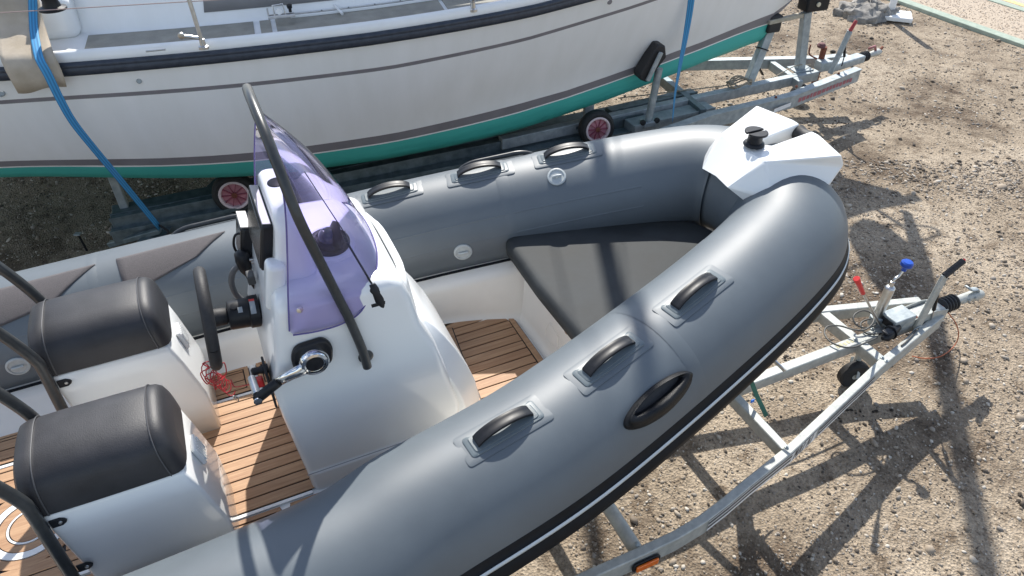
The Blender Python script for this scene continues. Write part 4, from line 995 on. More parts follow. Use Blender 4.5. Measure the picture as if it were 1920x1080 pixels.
tube('brake_rod', [LZ(x, y, ZT-.09) for x, y in ((1400, 722), (1500, 690), (1598, 657))], .006, M_rope, tr, 8)
tube('wiring_loom', [LZ(x, y, ZT+.05) for x, y in ((1730, 600), (1720, 618), (1700, 640), (1690, 648))], .005, M_cable, tr, 8, sm=4)
beam('winch_strap', [LZ(1403, 700, ZT+.22), LZ(1418, 740, ZT+.08), LZ(1437, 780, ZT-.03)], .026, .004, M_green, tr, up=Vector((0, -1, .4)), bevel=0)
box('blue_tag', LZ(1411, 752, ZT+.03), (.022, .006, .022), M_bluetag, tr, .001)
for k_ in range(6): box('yellow_stencil', (3.0+.028*k_, -.13+.004*(k_ % 2), ZT+.0405), (.018, .022, .0012), mat('faded_yellow', (.50, .47, .30), .7), tr, 0)
wp2 = beam('winch_post', [(2.28, -.13, ZT), (2.16, -.13, .78)], .07, .07, M_galv, tr, up=Vector((0, 1, 0)))
box('winch_unit', (2.20, -.16, .70), (.16, .15, .13), M_blk, wp2, .015); tube('winch_handle', [(2.2, -.24, .70), (2.2, -.27, .70), (2.30, -.28, .62), (2.31, -.36, .61)], .010, M_steel, wp2, 10)
beam('winch_brace', [(1.95, -.13, ZT), (2.17, -.13, .66)], .04, .04, M_galv, wp2, up=Vector((0, 1, 0)))

# ================================================================== YACHT
yr = root('sailing_yacht', 'white sailing yacht with grey stripes and teal underside on its trailer', 'sailing yacht', YO, math.atan2(YU.y, YU.x))
GB = [(-8.2, 1.0), (-7.2, 1.14), (-6.33, 1.24), (-5.6, 1.32), (-5, 1.36), (-4.14, 1.36), (-3.5, 1.28), (-2.96, 1.175), (-2.54, 1.055), (-2, .90), (-1.5, .735), (-1, .555), (-.5, .375), (0, .215), (.5, .085), (.95, .012)]
WB = [(-8.2, .62), (-7.2, .82), (-6.33, 1.0), (-5.6, 1.16), (-5, 1.21), (-4.14, 1.14), (-3.5, 1.02), (-2.96, .88), (-2.54, .765), (-2, .625), (-1.5, .475), (-1, .33), (-.5, .18), (0, .06), (.5, .02), (.95, .008)]
def itp(T, s):
    for (a, b), (c, d) in zip(T, T[1:]):
        if a <= s <= c: return b+(d-b)*(s-a)/(c-a)
    return T[0][1] if s < T[0][0] else T[-1][1]
def sm_itp(T, s): return (itp(T, s-.25)+2*itp(T, s)+itp(T, s+.25))/4 if s < .6 else itp(T, s)
ZG = [(-8.2, 1.76), (-6, 1.745), (-3, 1.755), (-1.5, 1.81), (0, 1.91), (.95, 2.02)]
ZTH = [(-8.2, 1.56), (-6, 1.55), (-4, 1.515), (-3, 1.53), (-2, 1.59), (-1, 1.67), (.95, 1.86)]
ZBT = [(-8.2, 1.12), (-6.5, 1.07), (-6, 1.04), (-5, .98), (-4, .93), (-3, .91), (-2.5, .91), (-2, .94), (-1.5, .97), (-1, 1.01), (-.5, 1.07), (0, 1.13), (.95, 1.3)]
ZBB = [(-8.2, 1.06), (-6.5, 1.02), (-6, .98), (-5, .915), (-4, .86), (-3, .835), (-2.5, .845), (-2, .875), (-1.5, .905), (-1, .94), (-.5, .985), (0, 1.03), (.95, 1.2)]
ZLO = [(-8.2, .98), (-6.5, .90), (-6, .85), (-5, .75), (-4, .69), (-3, .65), (-2.5, .67), (-2, .70), (-1.5, .74), (-1, .79), (-.5, .86), (0, .95), (.95, 1.1)]
def hb(s, z):
    g, w_, zg = sm_itp(GB, s), sm_itp(WB, s), itp(ZG, s); zl = itp(ZLO, s)
    stem = max(0, s+.1)                       # raked stem: no hull below the stem line
    if z >= 1.0:
        f = min(1, (z-1.0)/(.8)); return w_*(1-f**.8)+g*f**.8
    f = (1.0-z)/(1.0-zl+.02); return w_*(1-.10*max(0, f)**1.6)
SX = [-8.2+i*.15 for i in range(int(9.15/.15)+1)]
def stemz(s):   # lowest z of hull at s near the bow
    return .98+(s+.05)*.95 if s > -.05 else 0
yrows = []
for s in SX:
    zs = [itp(ZG, s), itp(ZG, s)-.02, itp(ZTH, s)+.014, itp(ZTH, s)-.014]
    zb = itp(ZBT, s)+.014; zs += [itp(ZTH, s)-.014+(zb-itp(ZTH, s)+.014)*k/5 for k in range(1, 5)]+[zb, itp(ZBB, s)+.012, itp(ZBB, s), itp(ZLO, s)+.06, itp(ZLO, s)]
    row = []
    for z in zs:
        zz = max(z, stemz(s)); b = hb(s, zz); 
        if stemz(s) > 0:
            b = min(b, max(.006, (zz-stemz(s))*.42+.012)) if zz < itp(ZG, s)-.01 else b
        row.append((b, zz))
    lo = row[-1]; zk = max(itp(ZLO, s)-.12, stemz(s)); row += [(lo[0]*.86, max(lo[1]-.035, stemz(s))), (lo[0]*.55, max(lo[1]-.085, stemz(s))), (0.0, zk if stemz(s) == 0 else stemz(s))]
    yrows.append([Vector((s, -b, z)) for b, z in row]+[Vector((s, b, z)) for b, z in row[-2::-1]])
nz = len(yrows[0]); half = (nz+1)//2
def hull_mi(i, k):
    k = k if k < half-1 else nz-2-k
    if k == 2: return 1
    if k == 8: return 1
    if k == 9: return 0
    if k >= 10: return 2
    return 0
yh = gridmesh('hull', yrows, [M_hullw, M_hgrey, M_anti], yr, mi=hull_mi)
yh['label'] = 'white hull with grey stripes and teal antifouling'
tn = yrows[0]; mesh('yacht_transom', tn, [tuple(range(nz))], M_hullw, yr)
for sg in (-1, 1):
    rows = [];
    prof = [(.0, -.045), (.020, -.040), (.028, -.02), (.030, 0), (.026, .006), (.026, .012), (.030, .018), (.022, .034), (0, .038)]
    for s in SX: rows.append([Vector((s, sg*(hb(s, itp(ZG, s))+a), itp(ZG, s)+.0+b)) for a, b in prof])
    gridmesh('rubbing_strake', rows, M_navy, yr)
    rows = []
    prof = [(.0, .036), (.004, .05), (-.004, .085), (-.018, .098), (-.035, .098), (-.05, .085), (-.062, .055), (-.10, .052)]
    for s in SX: rows.append([Vector((s, sg*max(.0, hb(s, itp(ZG, s))+a), itp(ZG, s)+b)) for a, b in prof])
    gridmesh('toe_rail', rows, M_hullw, yr)
def zdk(s): return itp(ZG, s)+.052
# side deck and coachroof in cross sections
def cb_half(s): return max(.12, sm_itp(GB, s)-.40) if s > -6.2 else .82
rows = []
for s in SX:
    g = hb(s, itp(ZG, s))-.09; c = min(cb_half(s), g); zd = zdk(s); up_ = max(0, min(1, (-1.75-s)/.9)); hh = .36*up_**.7
    if s < -5.9: c = .80
    r = [(g, zd), (c+.02, zd+.012), (c, zd+.03+hh*.03), (c-.03, zd+.012+hh*.35), (c-.075, zd+.012+hh*.8), (c-.10, zd+.012+hh*.95), (c-.15, zd+.015+hh*1.02), (c*.5, zd+.03+hh*1.12), (0, zd+.035+hh*1.16)]
    r = [(max(0, a), b) for a, b in r]
    rows.append([Vector((s, -a, b)) for a, b in r]+[Vector((s, a, b)) for a, b in r[-2::-1]])
cr2 = gridmesh('deck_and_coachroof', rows, M_hullw, yr)
# cabin windows on the coachroof side
def cabin_win(s0, s1, sg, f0=.36, f1=.78):
    rws = []
    for f in (f0, (f0+f1)/2, f1):
        row = []
        for i in range(9):
            s = s0+(s1-s0)*i/8+f*.06; c = cb_half(s); zd = zdk(s); hh = .36; a = c-.03-(f-.35)/.45*.045; row.append(Vector((s, sg*(a+.004), zd+.012+hh*f)))
        rws.append(row)
    gridmesh('cabin_window', rws, M_window, yr, solid=.006, offset=0)
for sg in (-1, 1): cabin_win(-5.16, -4.3, sg, .22, .72); cabin_win(-4.05, -3.5, sg, .26, .66)
# non-skid panels on the side deck
def nskid(px, z=.008):
    q = [YZ(x, y, 1.81) for x, y in px]; return slab('nonskid_panel', roundpoly([(v.x, v.y) for v in q], .03, 3), lambda x, y: zdk(x)-.01, lambda x, y: zdk(x)+z+.006, M_deckgrey, yr, bevel=.002)
def nsk2(s0, s1, a0=.12, wid=None):
    n = 12; inn = []; out_ = []
    for i in range(n+1):
        s = s0+(s1-s0)*i/n; g = hb(s, itp(ZG, s)); c = min(cb_half(s), g-.1)+.03; out_.append((s, -(g-a0))); inn.append((s, -c))
    poly = out_+inn[::-1]; k = len(poly)
    vs = [Vector((x, y, zdk(x)-.005)) for x, y in poly]+[Vector((x, y, zdk(x)+.009+.012*(abs(y)-0 < cb_half(x)+.05))) for x, y in poly]
    fs = []
    for i in range(n):
        a, b, c_, d = i, i+1, 2*n+1-i-1, 2*n+1-i; fs += [(a+k, b+k, c_+k, d+k)]
    fs += [(i, (i+1) % k, k+(i+1) % k, k+i) for i in range(k)]
    mesh('nonskid_panel', vs, fs, M_deckgrey, yr)
nsk2(-5.86, -4.86); nsk2(-4.82, -4.75); nsk2(-4.72, -3.6); nsk2(-3.57, -2.6); nsk2(-2.57, -1.6)
# genoa track with its car
trk = []
for i in range(14):
    s = -4.62+i*.18; trk.append(Vector((s, -(cb_half(s)+.035), zdk(s)+.03)))
tk = beam('genoa_track', trk, .03, .018, M_hullw, yr, bevel=.003)
beam('track_rail', [v+Vector((0, 0, .013)) for v in trk], .016, .008, M_steel, tk, bevel=.001)
for v in trk[1:]: lathe('track_screw', [(.006, 0), (.005, .002)], M_blk, tk, 8, v+Vector((.03, -.0, .018)), (0, 0, 1))
cz_ = YZ(528, 30, 1.87); 
car = box('track_car', cz_+Vector((0, 0, .0)), (.17, .035, .022), M_steel, yr, .004, seg=2)
q = cz_+Vector((-.01, 0, .03)); 
tube('car_loop', [q+Vector((-.03, 0, -.02)), q+Vector((-.035, 0, .04)), q+Vector((.03, 0, .045)), q+Vector((.035, 0, -.02))], .005, M_steel, car, 8)
lathe('car_sheave', [(.02, -.006), (.02, .006)], M_white, car, 16, q, (0, 1, 0)); tube('car_pin', [q+Vector((-.07, 0, -.02)), q+Vector((-.07, 0, .025))], .005, M_steel, car, 8)
lathe('car_knob', [(.010, 0), (.010, .02), (.016, .025), (.018, .045), (.010, .05)], M_blk, car, 16, q+Vector((.07, 0, -.01)), (0, 0, 1))
# stanchions and lifelines
for (x, y), (x2, y2) in (((382, 88), (355, -60)), ((887, 18), (890, -80)),):
    b = YZ(x, y, 1.83); t_ = Vector((b.x-.02, b.y-.005, b.z+.62))
    st = tube('stanchion', [b, t_], .0125, M_steel, yr, 14); lathe('stanchion_base', [(.03, -.01), (.03, .006), (.018, .012), (.017, .05), (.013, .052)], M_steel, st, 20, b, (0, 0, 1))
    if x < 500:
        q = b+Vector((-.015, 0, .055)); tube('stanchion_clamp', [q, q+Vector((-.04, 0, .012)), q+Vector((-.075, 0, .02))], .011, M_steel, st, 12); lathe('clamp_ring', [(.013, -.008), (.02, -.006), (.02, .006), (.013, .008)], M_steel, st, 18, q+Vector((-.09, 0, .024)), (.2, 1, .1))
    else: lathe('stanchion_collar', [(.018, -.01), (.022, 0), (.018, .01)], M_steel, st, 16, b+Vector((0, 0, .07)), (0, 0, 1))
l0 = YT(0, 24, -1.22); l1 = YT(640, -14, -1.26)
tube('lifeline', [l0+(l0-l1)*.4, l0, l1, l1+(l1-l0)*.8], .003, mat('lifeline_wire', (.36, .27, .25), .5), yr, 6)
tube('deck_rod', [YZ(598, -30, 1.95), YZ(618, 0, 1.88), YZ(642, 26, 1.83)], .010, M_white, yr, 10)
# through-hull fittings, fairlead
def on_hull(px, py):
    best = None
    for i in range(400):
        t_ = -1.5+i*.004; v = YT(px, py, t_)
        d = abs(-hb(v.x, v.z)-t_)
        if best is None or d < best[0]: best = (d, v)
    return best[1]
for (px, py, r) in ((261, 152, .016), (0, 173, .028)):
    v = on_hull(px, py); lathe('skin_fitting', [(r, -.006), (r, .005), (r*.8, .008), (r*.6, .003), (.001, .003)], M_galv2, yr, 20, v, (0, -1, .2))
box('deck_cleat', YZ(292, 94, 1.85), (.11, .015, .012), M_steel, yr, .004)
lathe('scupper', [(.022, 0), (.02, .004), (.01, .005)], M_hgrey, yr, 12, on_hull(1143, 3), (0, -1, .1))
# winch and coaming aft
cb_ = YZ(60, 30, 2.0)
box('cockpit_coaming', (-6.65, -.82, 1.93), (1.5, .22, .26), M_hullw, yr, .06, seg=4)
wc_ = YZ(100, 18, 2.05); wi = lathe('winch', [(.075, 0), (.075, .012), (.05, .02), (.042, .05), (.05, .085), (.06, .09), (.06, .10), (.02, .105)], M_blk, yr, 30, wc_, (0, 0, 1)); lathe('winch_drum', [(.062, .101), (.05, .112), (.01, .114)], M_chrome, wi, 24, wc_, (0, 0, 1))
# keel, mast, boom with sail cover, rigging, pulpit
mesh('keel', *join_vf([boxvf((-4.3, 0, .58), (1.4, .12, .5))]), M_anti, yr, bevel=.04)
mast_s = -2.42
ms = tube('mast', [(mast_s, 0, 2.1), (mast_s, 0, 10.0)], .042, M_steel, yr, 16)
tube('boom', [(mast_s-.1, 0, 3.05), (-5.6, 0, 3.1)], .05, M_steel, yr, 14)
tube('sail_cover', [(mast_s-.05, 0, 3.25), (mast_s-.6, 0, 3.25), (-4, 0, 3.2), (-5.5, 0, 3.17)], [.12, .15, .11, .07], M_navy, yr, 14)
tube('furled_jib', [(.86, 0, 2.25), (.6, 0, 3.0), (-.6, 0, 6.0), (-2.0, 0, 9.6)], [.04, .075, .06, .03], M_white, yr, 12)
tube('shadow_bundle', [(.42, 0, 2.35), (.40, .02, 2.6), (.30, -.02, 3.1), (.22, 0, 3.5)], [.10, .24, .21, .06], M_white, yr, 14, sm=4)  # unseen bulk, made up to cast the dark patch near the trailer coupling
for sg in (-1, 1):
    tube('shroud', [(mast_s-.25, sg*.85, 1.9), (mast_s, sg*.05, 9.3)], .004, M_steel, yr, 6)
    tube('shroud', [(mast_s+.1, sg*.8, 1.9), (mast_s, sg*.05, 6.2)], .004, M_steel, yr, 6)
tube('pulpit', [(-.4, -.33, 1.98), (-.35, -.33, 2.48), (.3, -.20, 2.52), (.85, -.10, 2.56), (1.0, 0, 2.57), (.85, .10, 2.56), (.3, .20, 2.52), (-.35, .33, 2.48), (-.4, .33, 1.98)], .0125, M_steel, yr, 12, sm=5)
for sg in (-1, 1): tube('pulpit_leg', [(.55, sg*.06, 2.0), (.75, sg*.12, 2.55)], .011, M_steel, yr, 10)
box('anchor_roller', (.93, 0, 2.06), (.32, .10, .04), M_steel, yr, .01)

shade_yacht = root('sailing_yacht', 'second white yacht laid up beyond the first, hidden behind its cabin', 'sailing yacht', YO+YV*2.62-YU*2.6, math.atan2(YU.y, YU.x)+math.radians(2))  # hull copy added out of view, only to darken the ground below the first
for ch in list(yr.children):
    if ch.name.split('.')[0] in ('hull', 'deck_and_coachroof', 'keel', 'yacht_transom', 'toe_rail', 'rubbing_strake'):
        c_ = ch.copy(); C.objects.link(c_); c_.parent = shade_yacht
        if ch.name.startswith('hull') and 'label' in c_: del c_['label']
# ================================================================== YACHT TRAILER
yt = root('yacht_trailer', 'weathered grey galvanised trailer with red lettering carrying the white yacht', 'trailer', YO, math.atan2(YU.y, YU.x))
zt = .46
W0, W1 = YZ(1604, 142, zt), YZ(1325, 228, zt)
Wd = (W1-W0).normalized(); W2 = W1+Wd*.6
rb_ = YZ(210, 412, zt); rb2 = YZ(1190, 222, zt)
near = [YZ(1606, 140, zt), YZ(1480, 190, zt), YZ(1330, 226, zt), YZ(1230, 262, zt), YZ(900, 335, zt)]
nr = beam('side_rail', near, .07, .13, M_galv2, yt)
beam('rail_lip', [v+Vector((0, 0, .068)) for v in near], .085, .012, M_galv2, nr, bevel=.002)
d_ = (near[2]-near[1]).normalized(); n_ = Vector((d_.y, -d_.x, 0)); n_ = n_ if n_.y < 0 else -n_
def ystrip(a, b, z0, z1, m, off=.003):
    A = near[0].lerp(near[1], a); B = near[0].lerp(near[1], b) ; dv = (near[1]-near[0]).normalized(); nn = Vector((dv.y, -dv.x, 0)); nn = nn if nn.y < 0 else -nn
    o_ = nn*(.035+off); mesh('rail_lettering', [A+o_+Vector((0, 0, z0)), B+o_+Vector((0, 0, z0)), B+o_+Vector((0, 0, z1)), A+o_+Vector((0, 0, z1))], [(0, 1, 2, 3)], m, nr)
a = .12
while a < .92:
    wd_ = random.uniform(.03, .055); ystrip(a, a+wd_, -.03+random.uniform(0, .008), .012+random.uniform(0, .01), M_decalr); a += wd_+.012
ystrip(1.02, 1.25, -.03, .01, M_white)
far = [YZ(1585, 112, zt), YZ(1540, 117, zt), YZ(1310, 122, zt)]; far.append(far[-1]+(far[-1]-far[-2]).normalized()*2.5)
beam('side_rail', far, .06, .10, M_galv2, yt)
beam('rail_lip', [v+Vector((0, 0, .056)) for v in far], .08, .012, M_galv2, yt, bevel=.002)
cen = [YZ(1530, 140, zt-.003), YZ(1290, 192, zt-.003)]; cen.append(cen[-1]+(cen[-1]-cen[0]).normalized()*2.0)
cen0 = beam('centre_rail', cen, .08, .10, M_galv2, yt)
beam('cross_member', [YZ(1446, 122, zt-.002), YZ(1500, 160, zt-.002)], .06, .09, M_galv2, yt)
beam('cross_member', [YZ(1240, 148, zt-.002), YZ(1318, 214, zt-.002)], .07, .10, M_galv3, yt)
# long keel channels behind the grey tube
def rail(a, b, z, w_, h_, nm='keel_channel', m=None):
    A = YZ(*a, z); B = YZ(*b, z); vs, fs = beam(nm, [A, B], w_, h_, None, raw=True); o = mesh(nm, vs, fs, m or M_galv3, yt, bevel=.006)
    L1 = [A+Vector((0, -w_/2-.004, h_/2)), B+Vector((0, -w_/2-.004, h_/2))]; beam('channel_lip', L1, .012, .03, m or M_galv3, o, bevel=.001); return o
rail((212, 402), (1180, 205), .42, .16, .07); rail((212, 420), (1200, 222), .40, .10, .13); rail((212, 440), (1240, 240), .34, .12, .10); rail((320, 462), (1000, 335), .30, .10, .12)
rail((1140, 214), (1300, 178), .44, .12, .10); rail((1180, 240), (1330, 205), .42, .18, .10, m=M_galv2)
beam('bracing_strut', [YZ(205, 458, .25), YZ(300, 432, .40)], .05, .04, M_galv3, yt); beam('bracing_strut', [YZ(450, 300, .42), YZ(370, 375, .38)], .05, .04, M_galv3, yt)
prism_side('lashing_plate', [YZ(x, y, .34)+Vector((0, -.02, 0)) for x, y in ((258, 452), (290, 418), (330, 412), (312, 440), (300, 458))], .01, (0, 0, 1), M_galv3, yt)
# uprights
def upright(base_px, top_px, zb, wd_=.06, m=M_galv2, rd=False, name='support_post'):
    b = YZ(*base_px, zb); t_ = YT(*top_px, b.y+.0); t_.y = b.y
    return b, t_
b = YZ(238, 398, .40); bt_ = Vector((b.x, b.y, .92)); beam('support_post', [b, bt_], .06, .06, M_galv2, yt, up=Vector((0, 1, 0)))
b = YZ(1498, 138, zt); tw = YT(1512, 22, b.y); wp = beam('winch_post', [b, Vector((tw.x, b.y, tw.z))], .085, .075, M_galv2, yt, up=Vector((0, 1, 0)))
top = Vector((tw.x, b.y, tw.z))
box('winch_plate', b+Vector((0, 0, .055)), (.22, .16, .012), M_galv2, wp, .003)
arm = YT(1447, 42, b.y-.05); beam('winch_arm', [top+Vector((.03, 0, -.02)), top+Vector((-.42, 0, -.06))], .05, .04, mat('yellowed_bar', (.34, .30, .22), .6, vscale=20, col2=(.46, .43, .36)), wp)
wn = box('winch', top+Vector((.06, 0, .10)), (.26, .16, .17), M_blk, yt, .02); lathe('winch_spool', [(.085, -.05), (.085, -.04), (.05, -.035), (.05, .035), (.085, .04), (.085, .05)], M_blk2, wn, 24, top+Vector((.0, 0, .16)), (0, 1, 0)); lathe('spool_boss', [(.022, 0), (.022, .012), (.01, .014)], mat('cream_boss', (.6, .55, .42), .5), wn, 18, top+Vector((.05, -.082, .09)), (0, -1, 0))
# bow chock arm
cb0 = YZ(1404, 152, zt); cb1 = YT(1452, 34, cb0.y+.12); ca = beam('chock_arm', [cb0, Vector((cb1.x, cb0.y+.12, cb1.z))], .09, .075, M_galv2, yt, up=Vector((0, 1, 0)))
e1_ = Vector((cb1.x, cb0.y+.12, cb1.z)); box('bow_chock', e1_+Vector((-.06, -.02, -.02)), (.15, .20, .17), M_blk2, ca, .02)
for k in (.22, .52):
    c_ = cb0.lerp(e1_, k); dd2 = (e1_-cb0).normalized(); fr_ = frames([cb0, e1_])[0]
    pts = [c_+fr_[1]*(.06*math.cos(a_))+fr_[2]*(.07*math.sin(a_)) for a_ in [2*PI*i/16 for i in range(17)]]
    if k > .3: tube('cable_tie', pts, .006, M_blk, ca, 6)
tube('arm_brace', [YZ(1430, 140, zt), cb0.lerp(e1_, .3)], .018, M_blk, yt, 8, sx=.5)
rc = YZ(1385, 160, zt+.07)
hx = [rc+Vector((.13*math.cos(2*PI*k/20)+.01*math.sin(k*1.7), .07*math.sin(2*PI*k/20), .01+.02*math.sin(k*.9)+k*.0006)) for k in range(70)]
rp_ = tube('coiled_rope', hx, .008, M_rope, None, 7); tagit(rp_, 'coiled tan rope lying on the yacht trailer by the bow chock', 'rope'); rp_.location = YO; rp_.rotation_euler = (0, 0, math.atan2(YU.y, YU.x))
# side support with black pad
sb = YZ(1214, 232, zt); stp = YT(1236, 128, sb.y); stp.y = sb.y
sp_ = tube('support_tube', [sb+Vector((0, 0, -.05)), Vector((stp.x, sb.y+.0, stp.z))], .033, M_galv2, yt, 20)
for k in (-.05, .05): lathe('clamp_knob', [(.02, 0), (.026, .01), (.026, .03), (.01, .032)], M_blk2, sp_, 10, sb+Vector((k*1.4, -.02, .04)), (k, -1, 0)); 
box('tube_clamp', sb+Vector((0, 0, .01)), (.12, .10, .05), M_galv2, sp_, .006)
pa = [YT(x, y, sb.y-.03) for x, y in ((1200, 150), (1213, 155), (1250, 108), (1248, 86), (1234, 84), (1222, 104), (1200, 140))]
pd_ = prism_side('hull_pad', [Vector((v.x, sb.y-.03, v.z)) for v in pa], .13, (0, 1, 0), M_blk2, sp_, .012)
beam('pad_channel', [Vector((v.x, sb.y-.06, v.z)) for v in (YT(1214, 152, sb.y-.06), YT(1240, 98, sb.y-.06))], .04, .02, M_galv2, sp_, up=Vector((0, 1, 0)))
# handbrake, strut, rusty jockey post, coupling
h0 = YZ(1556, 138, zt+.04); h1 = YT(1594, 58, h0.y); h2 = YT(1606, 38, h0.y); h1.y = h2.y = h0.y
hk = beam('handbrake_lever', [h0, h1], .025, .06, M_galv2, yt, up=Vector((0, 1, 0))); tube('lever_grip', [h1, h1.lerp(h2, .9), h2], [.020, .018, .012], mat('worn_red_grip', (.38, .05, .055), .6, var=.3, vscale=50), hk, 12)
tube('gas_strut', [h0.lerp(h1, .72)+Vector((0, -.01, 0)), YT(1583, 106, h0.y)], .014, M_blk, hk, 10); tube('strut_rod', [YT(1583, 106, h0.y), YT(1578, 124, h0.y)], .006, M_blk, hk, 8)
j0 = YZ(1536, 128, zt); jp = YT(1546, 88, j0.y); jj = tube('jockey_post', [Vector((j0.x-.01, j0.y, .12)), Vector((jp.x, j0.y, jp.z))], [.034, .03], M_rust, yt, 14)
tube('jockey_crank', [YT(x, y, j0.y) for x, y in ((1531, 110), (1520, 104), (1517, 98), (1520, 84))], .008, M_rust, jj, 8, sm=3); lathe('jockey_knob', [(.02, 0), (.04, .01), (.045, .03), (.03, .05), (.005, .055)], mat('rusty_knob', (.14, .06, .06), .8), jj, 16, YT(1539, 90, j0.y), (0, 0, 1))
box('post_clamp', YZ(1544, 122, zt+.06), (.14, .12, .10), M_galv2, yt, .01)
hA = YZ(1556, 126, zt+.05); hB = YZ(1614, 108, zt+.05); beam('overrun_housing', [hA, hB], .12, .08, M_galv2, yt, bevel=.015)
dv = (hB-hA).normalized(); pr = [(.03, 0)]
for k in range(4): pr += [(.04, .004+k*.025), (.055, .010+k*.025), (.055, .016+k*.025), (.04, .022+k*.025)]
lathe('rubber_bellows', pr, M_blk2, yt, 24, hB, dv, auto=60)
hC = hB+dv*.10; cp = tube('coupling_head', [hC, hC+dv*.08, hC+dv*.17, hC+dv*.22], [.026, .032, .038, .03], M_galv, yt, 14); mesh('coupling_lever', *sweepvf([hC+dv*.14+Vector((0, 0, .02)), hC+dv*.10+Vector((0, 0, .085)), hC+dv*.0+Vector((0, 0, .08))], .014, 8), mat('faded_red_lever', (.34, .14, .14), .6), cp, smooth=True)
mesh('coupling_lever', *sweepvf([hC+dv*.2, hC+dv*.25+Vector((0, 0, .05))], .015, 8), M_rust, cp, smooth=True)
wheel_l = YZ(1494, 190, .0)
lathe('jockey_wheel', [(.04, -.03), (.09, -.035), (.105, -.02), (.105, .02), (.09, .035), (.04, .03)], M_tyre, yt, 28, wheel_l+Vector((0, 0, .105)), (.1, 1, 0))
tube('guy_rope', [YZ(1160, 184, .5), YZ(1380, 158, .52)], .006, M_rope, yt, 7)
tube('brake_cable', [YZ(1520, 122, .53), YZ(1497, 122, .58), YZ(1478, 130, .54), YZ(1450, 145, .50)], .005, M_rope, yt, 7, sm=4)
# launching wheels with pink spoked rims
def small_wheel(px, py, lab):
    c = YZ(px, py, .50); 
    ty = lathe('trolley_wheel', [(.098, -.045), (.138, -.055), (.158, -.040), (.165, -.015), (.165, .015), (.158, .04), (.138, .055), (.098, .045)], M_tyre, yt, 44, c, (.05, 1, -.1), caps=False); ty['label'] = lab
    lathe('wheel_rim', [(.098, .02), (.098, -.040), (.106, -.050), (.110, -.046), (.106, .02)], M_rimw, ty, 40, c, (.05, -1, .1)) if False else None
    q = Vector((-.05, -1, .1)).to_track_quat('Z', 'Y')
    lathe('wheel_rim', [(.112, -.02), (.116, .050), (.108, .056), (.098, .052), (.094, .030), (.094, -.02)], M_rimw, ty, 40, c, (-.05, -1, .1))
    lathe('rim_dish', [(.099, .022), (.03, .030), (.002, .032)], M_pink, ty, 36, c, (-.05, -1, .1))
    pr = []
    for k in range(10):
        a_ = 2*PI*k/10; pr.append(beam('x', [c+q @ Vector((.02*math.cos(a_), .02*math.sin(a_), .038)), c+q @ Vector((.097*math.cos(a_), .097*math.sin(a_), .032))], .006, .016, None, raw=True, up=q @ Vector((0, 0, 1))))
    v_, f_ = join_vf(pr); mesh('rim_spokes', v_, f_, mat('dark_pink', (.30, .07, .11), .5), ty)
    lathe('wheel_hub', [(.022, .02), (.022, .05), (.012, .055)], M_rust, ty, 14, c, (-.05, -1, .1))
    beam('wheel_bracket', [c+Vector((-.02, .14, 0)), c+Vector((-.02, .16, .24))], .09, .05, M_galv2, yt, up=Vector((0, 1, 0)))
small_wheel(440, 362, 'trolley wheel with pink spoked rim'); small_wheel(1118, 240, 'trolley wheel with pink spoked rim')

# ================================================================== CARPET AND STRAPS ON THE YACHT
def strip(name, cen_, wd_, m, parent, wdir=None, th=.002):
    cen_ = catmull(cen_, 6); vs = []; fs = []; uv = []
    for i, p in enumerate(cen_):
        t = (cen_[min(i+1, len(cen_)-1)]-cen_[max(0, i-1)]).normalized(); wv = wdir(i/(len(cen_)-1)) if wdir else Vector((1, 0, 0)); wv = (wv-t*wv.dot(t)).normalized()
        for k in range(5): vs.append(p+wv*((k/4-.5)*wd_)); uv.append((k/4, i*.2))
    n = len(cen_)
    for i in range(n-1):
        for k in range(4): fs.append((i*5+k, i*5+k+1, (i+1)*5+k+1, (i+1)*5+k))
    o = mesh(name, vs, fs, m, parent, smooth=True, recalc=False); me = o.data; ul = me.uv_layers.new(name='UV')
    for l in me.loops: ul.data[l.index].uv = uv[l.vertex_index]
    s_ = o.modifiers.new('s', 'SOLIDIFY'); s_.thickness = th; s_.offset = 0; return o
yrot = math.atan2(YU.y, YU.x)
cp_rows = []
CP = [(-12, -14, 72, -.945), (-8, 28, 78, -.975), (-4, 60, 88, -1.08), (-2, 92, 97, -1.22), (0, 104, 101, -1.275), (4, 116, 104, -1.315), (12, 134, 112, -1.335), (22, 152, 119, -1.335), (34, 174, 125, -1.325)]
for (xa, yy, xb, tt) in CP:
    row = []
    for jj in range(13):
        u = jj/12; yb = yy-(14*u if yy > 110 else (6*u if yy > 90 else 0))*(yy/174) ; yb += 2.5*math.sin(u*7)*(yy > 150)
        v = YT(xa+(xb-xa)*u, yb, tt-.006*math.sin(u*9+yy*.05)); row.append(v)
    cp_rows.append(row)
cpo = gridmesh('carpet_pad', cp_rows, M_carpet, None, solid=.008); cpo.location = YO; cpo.rotation_euler = (0, 0, yrot)
tagit(cpo, 'beige carpet offcut draped over the yacht gunwale under the blue strap', 'carpet')
a0 = YZ(300, 428, .46); e0 = cp_rows[0][6]; 
pth = [YT(x, y, t_-.012) for x, y, t_ in ((61, -24, -.955), (62, 28, -.99), (64, 60, -1.10), (69, 90, -1.255), (72, 104, -1.315), (77, 117, -1.36), (90, 140, -1.375), (112, 185, -1.37), (138, 230, -1.355), (180, 283, -1.32), (232, 345, -1.24))]+[a0]
st1 = strip('ratchet_strap', pth, .048, M_strap, None, wdir=lambda v: Vector((1, 3.6*max(0, v-.45), -.6*max(0, v-.45))).normalized()); st1.location = YO; st1.rotation_euler = (0, 0, yrot)
tagit(st1, 'long blue ratchet strap running over the beige carpet and down to the rail', 'strap', 'blue lashing straps')
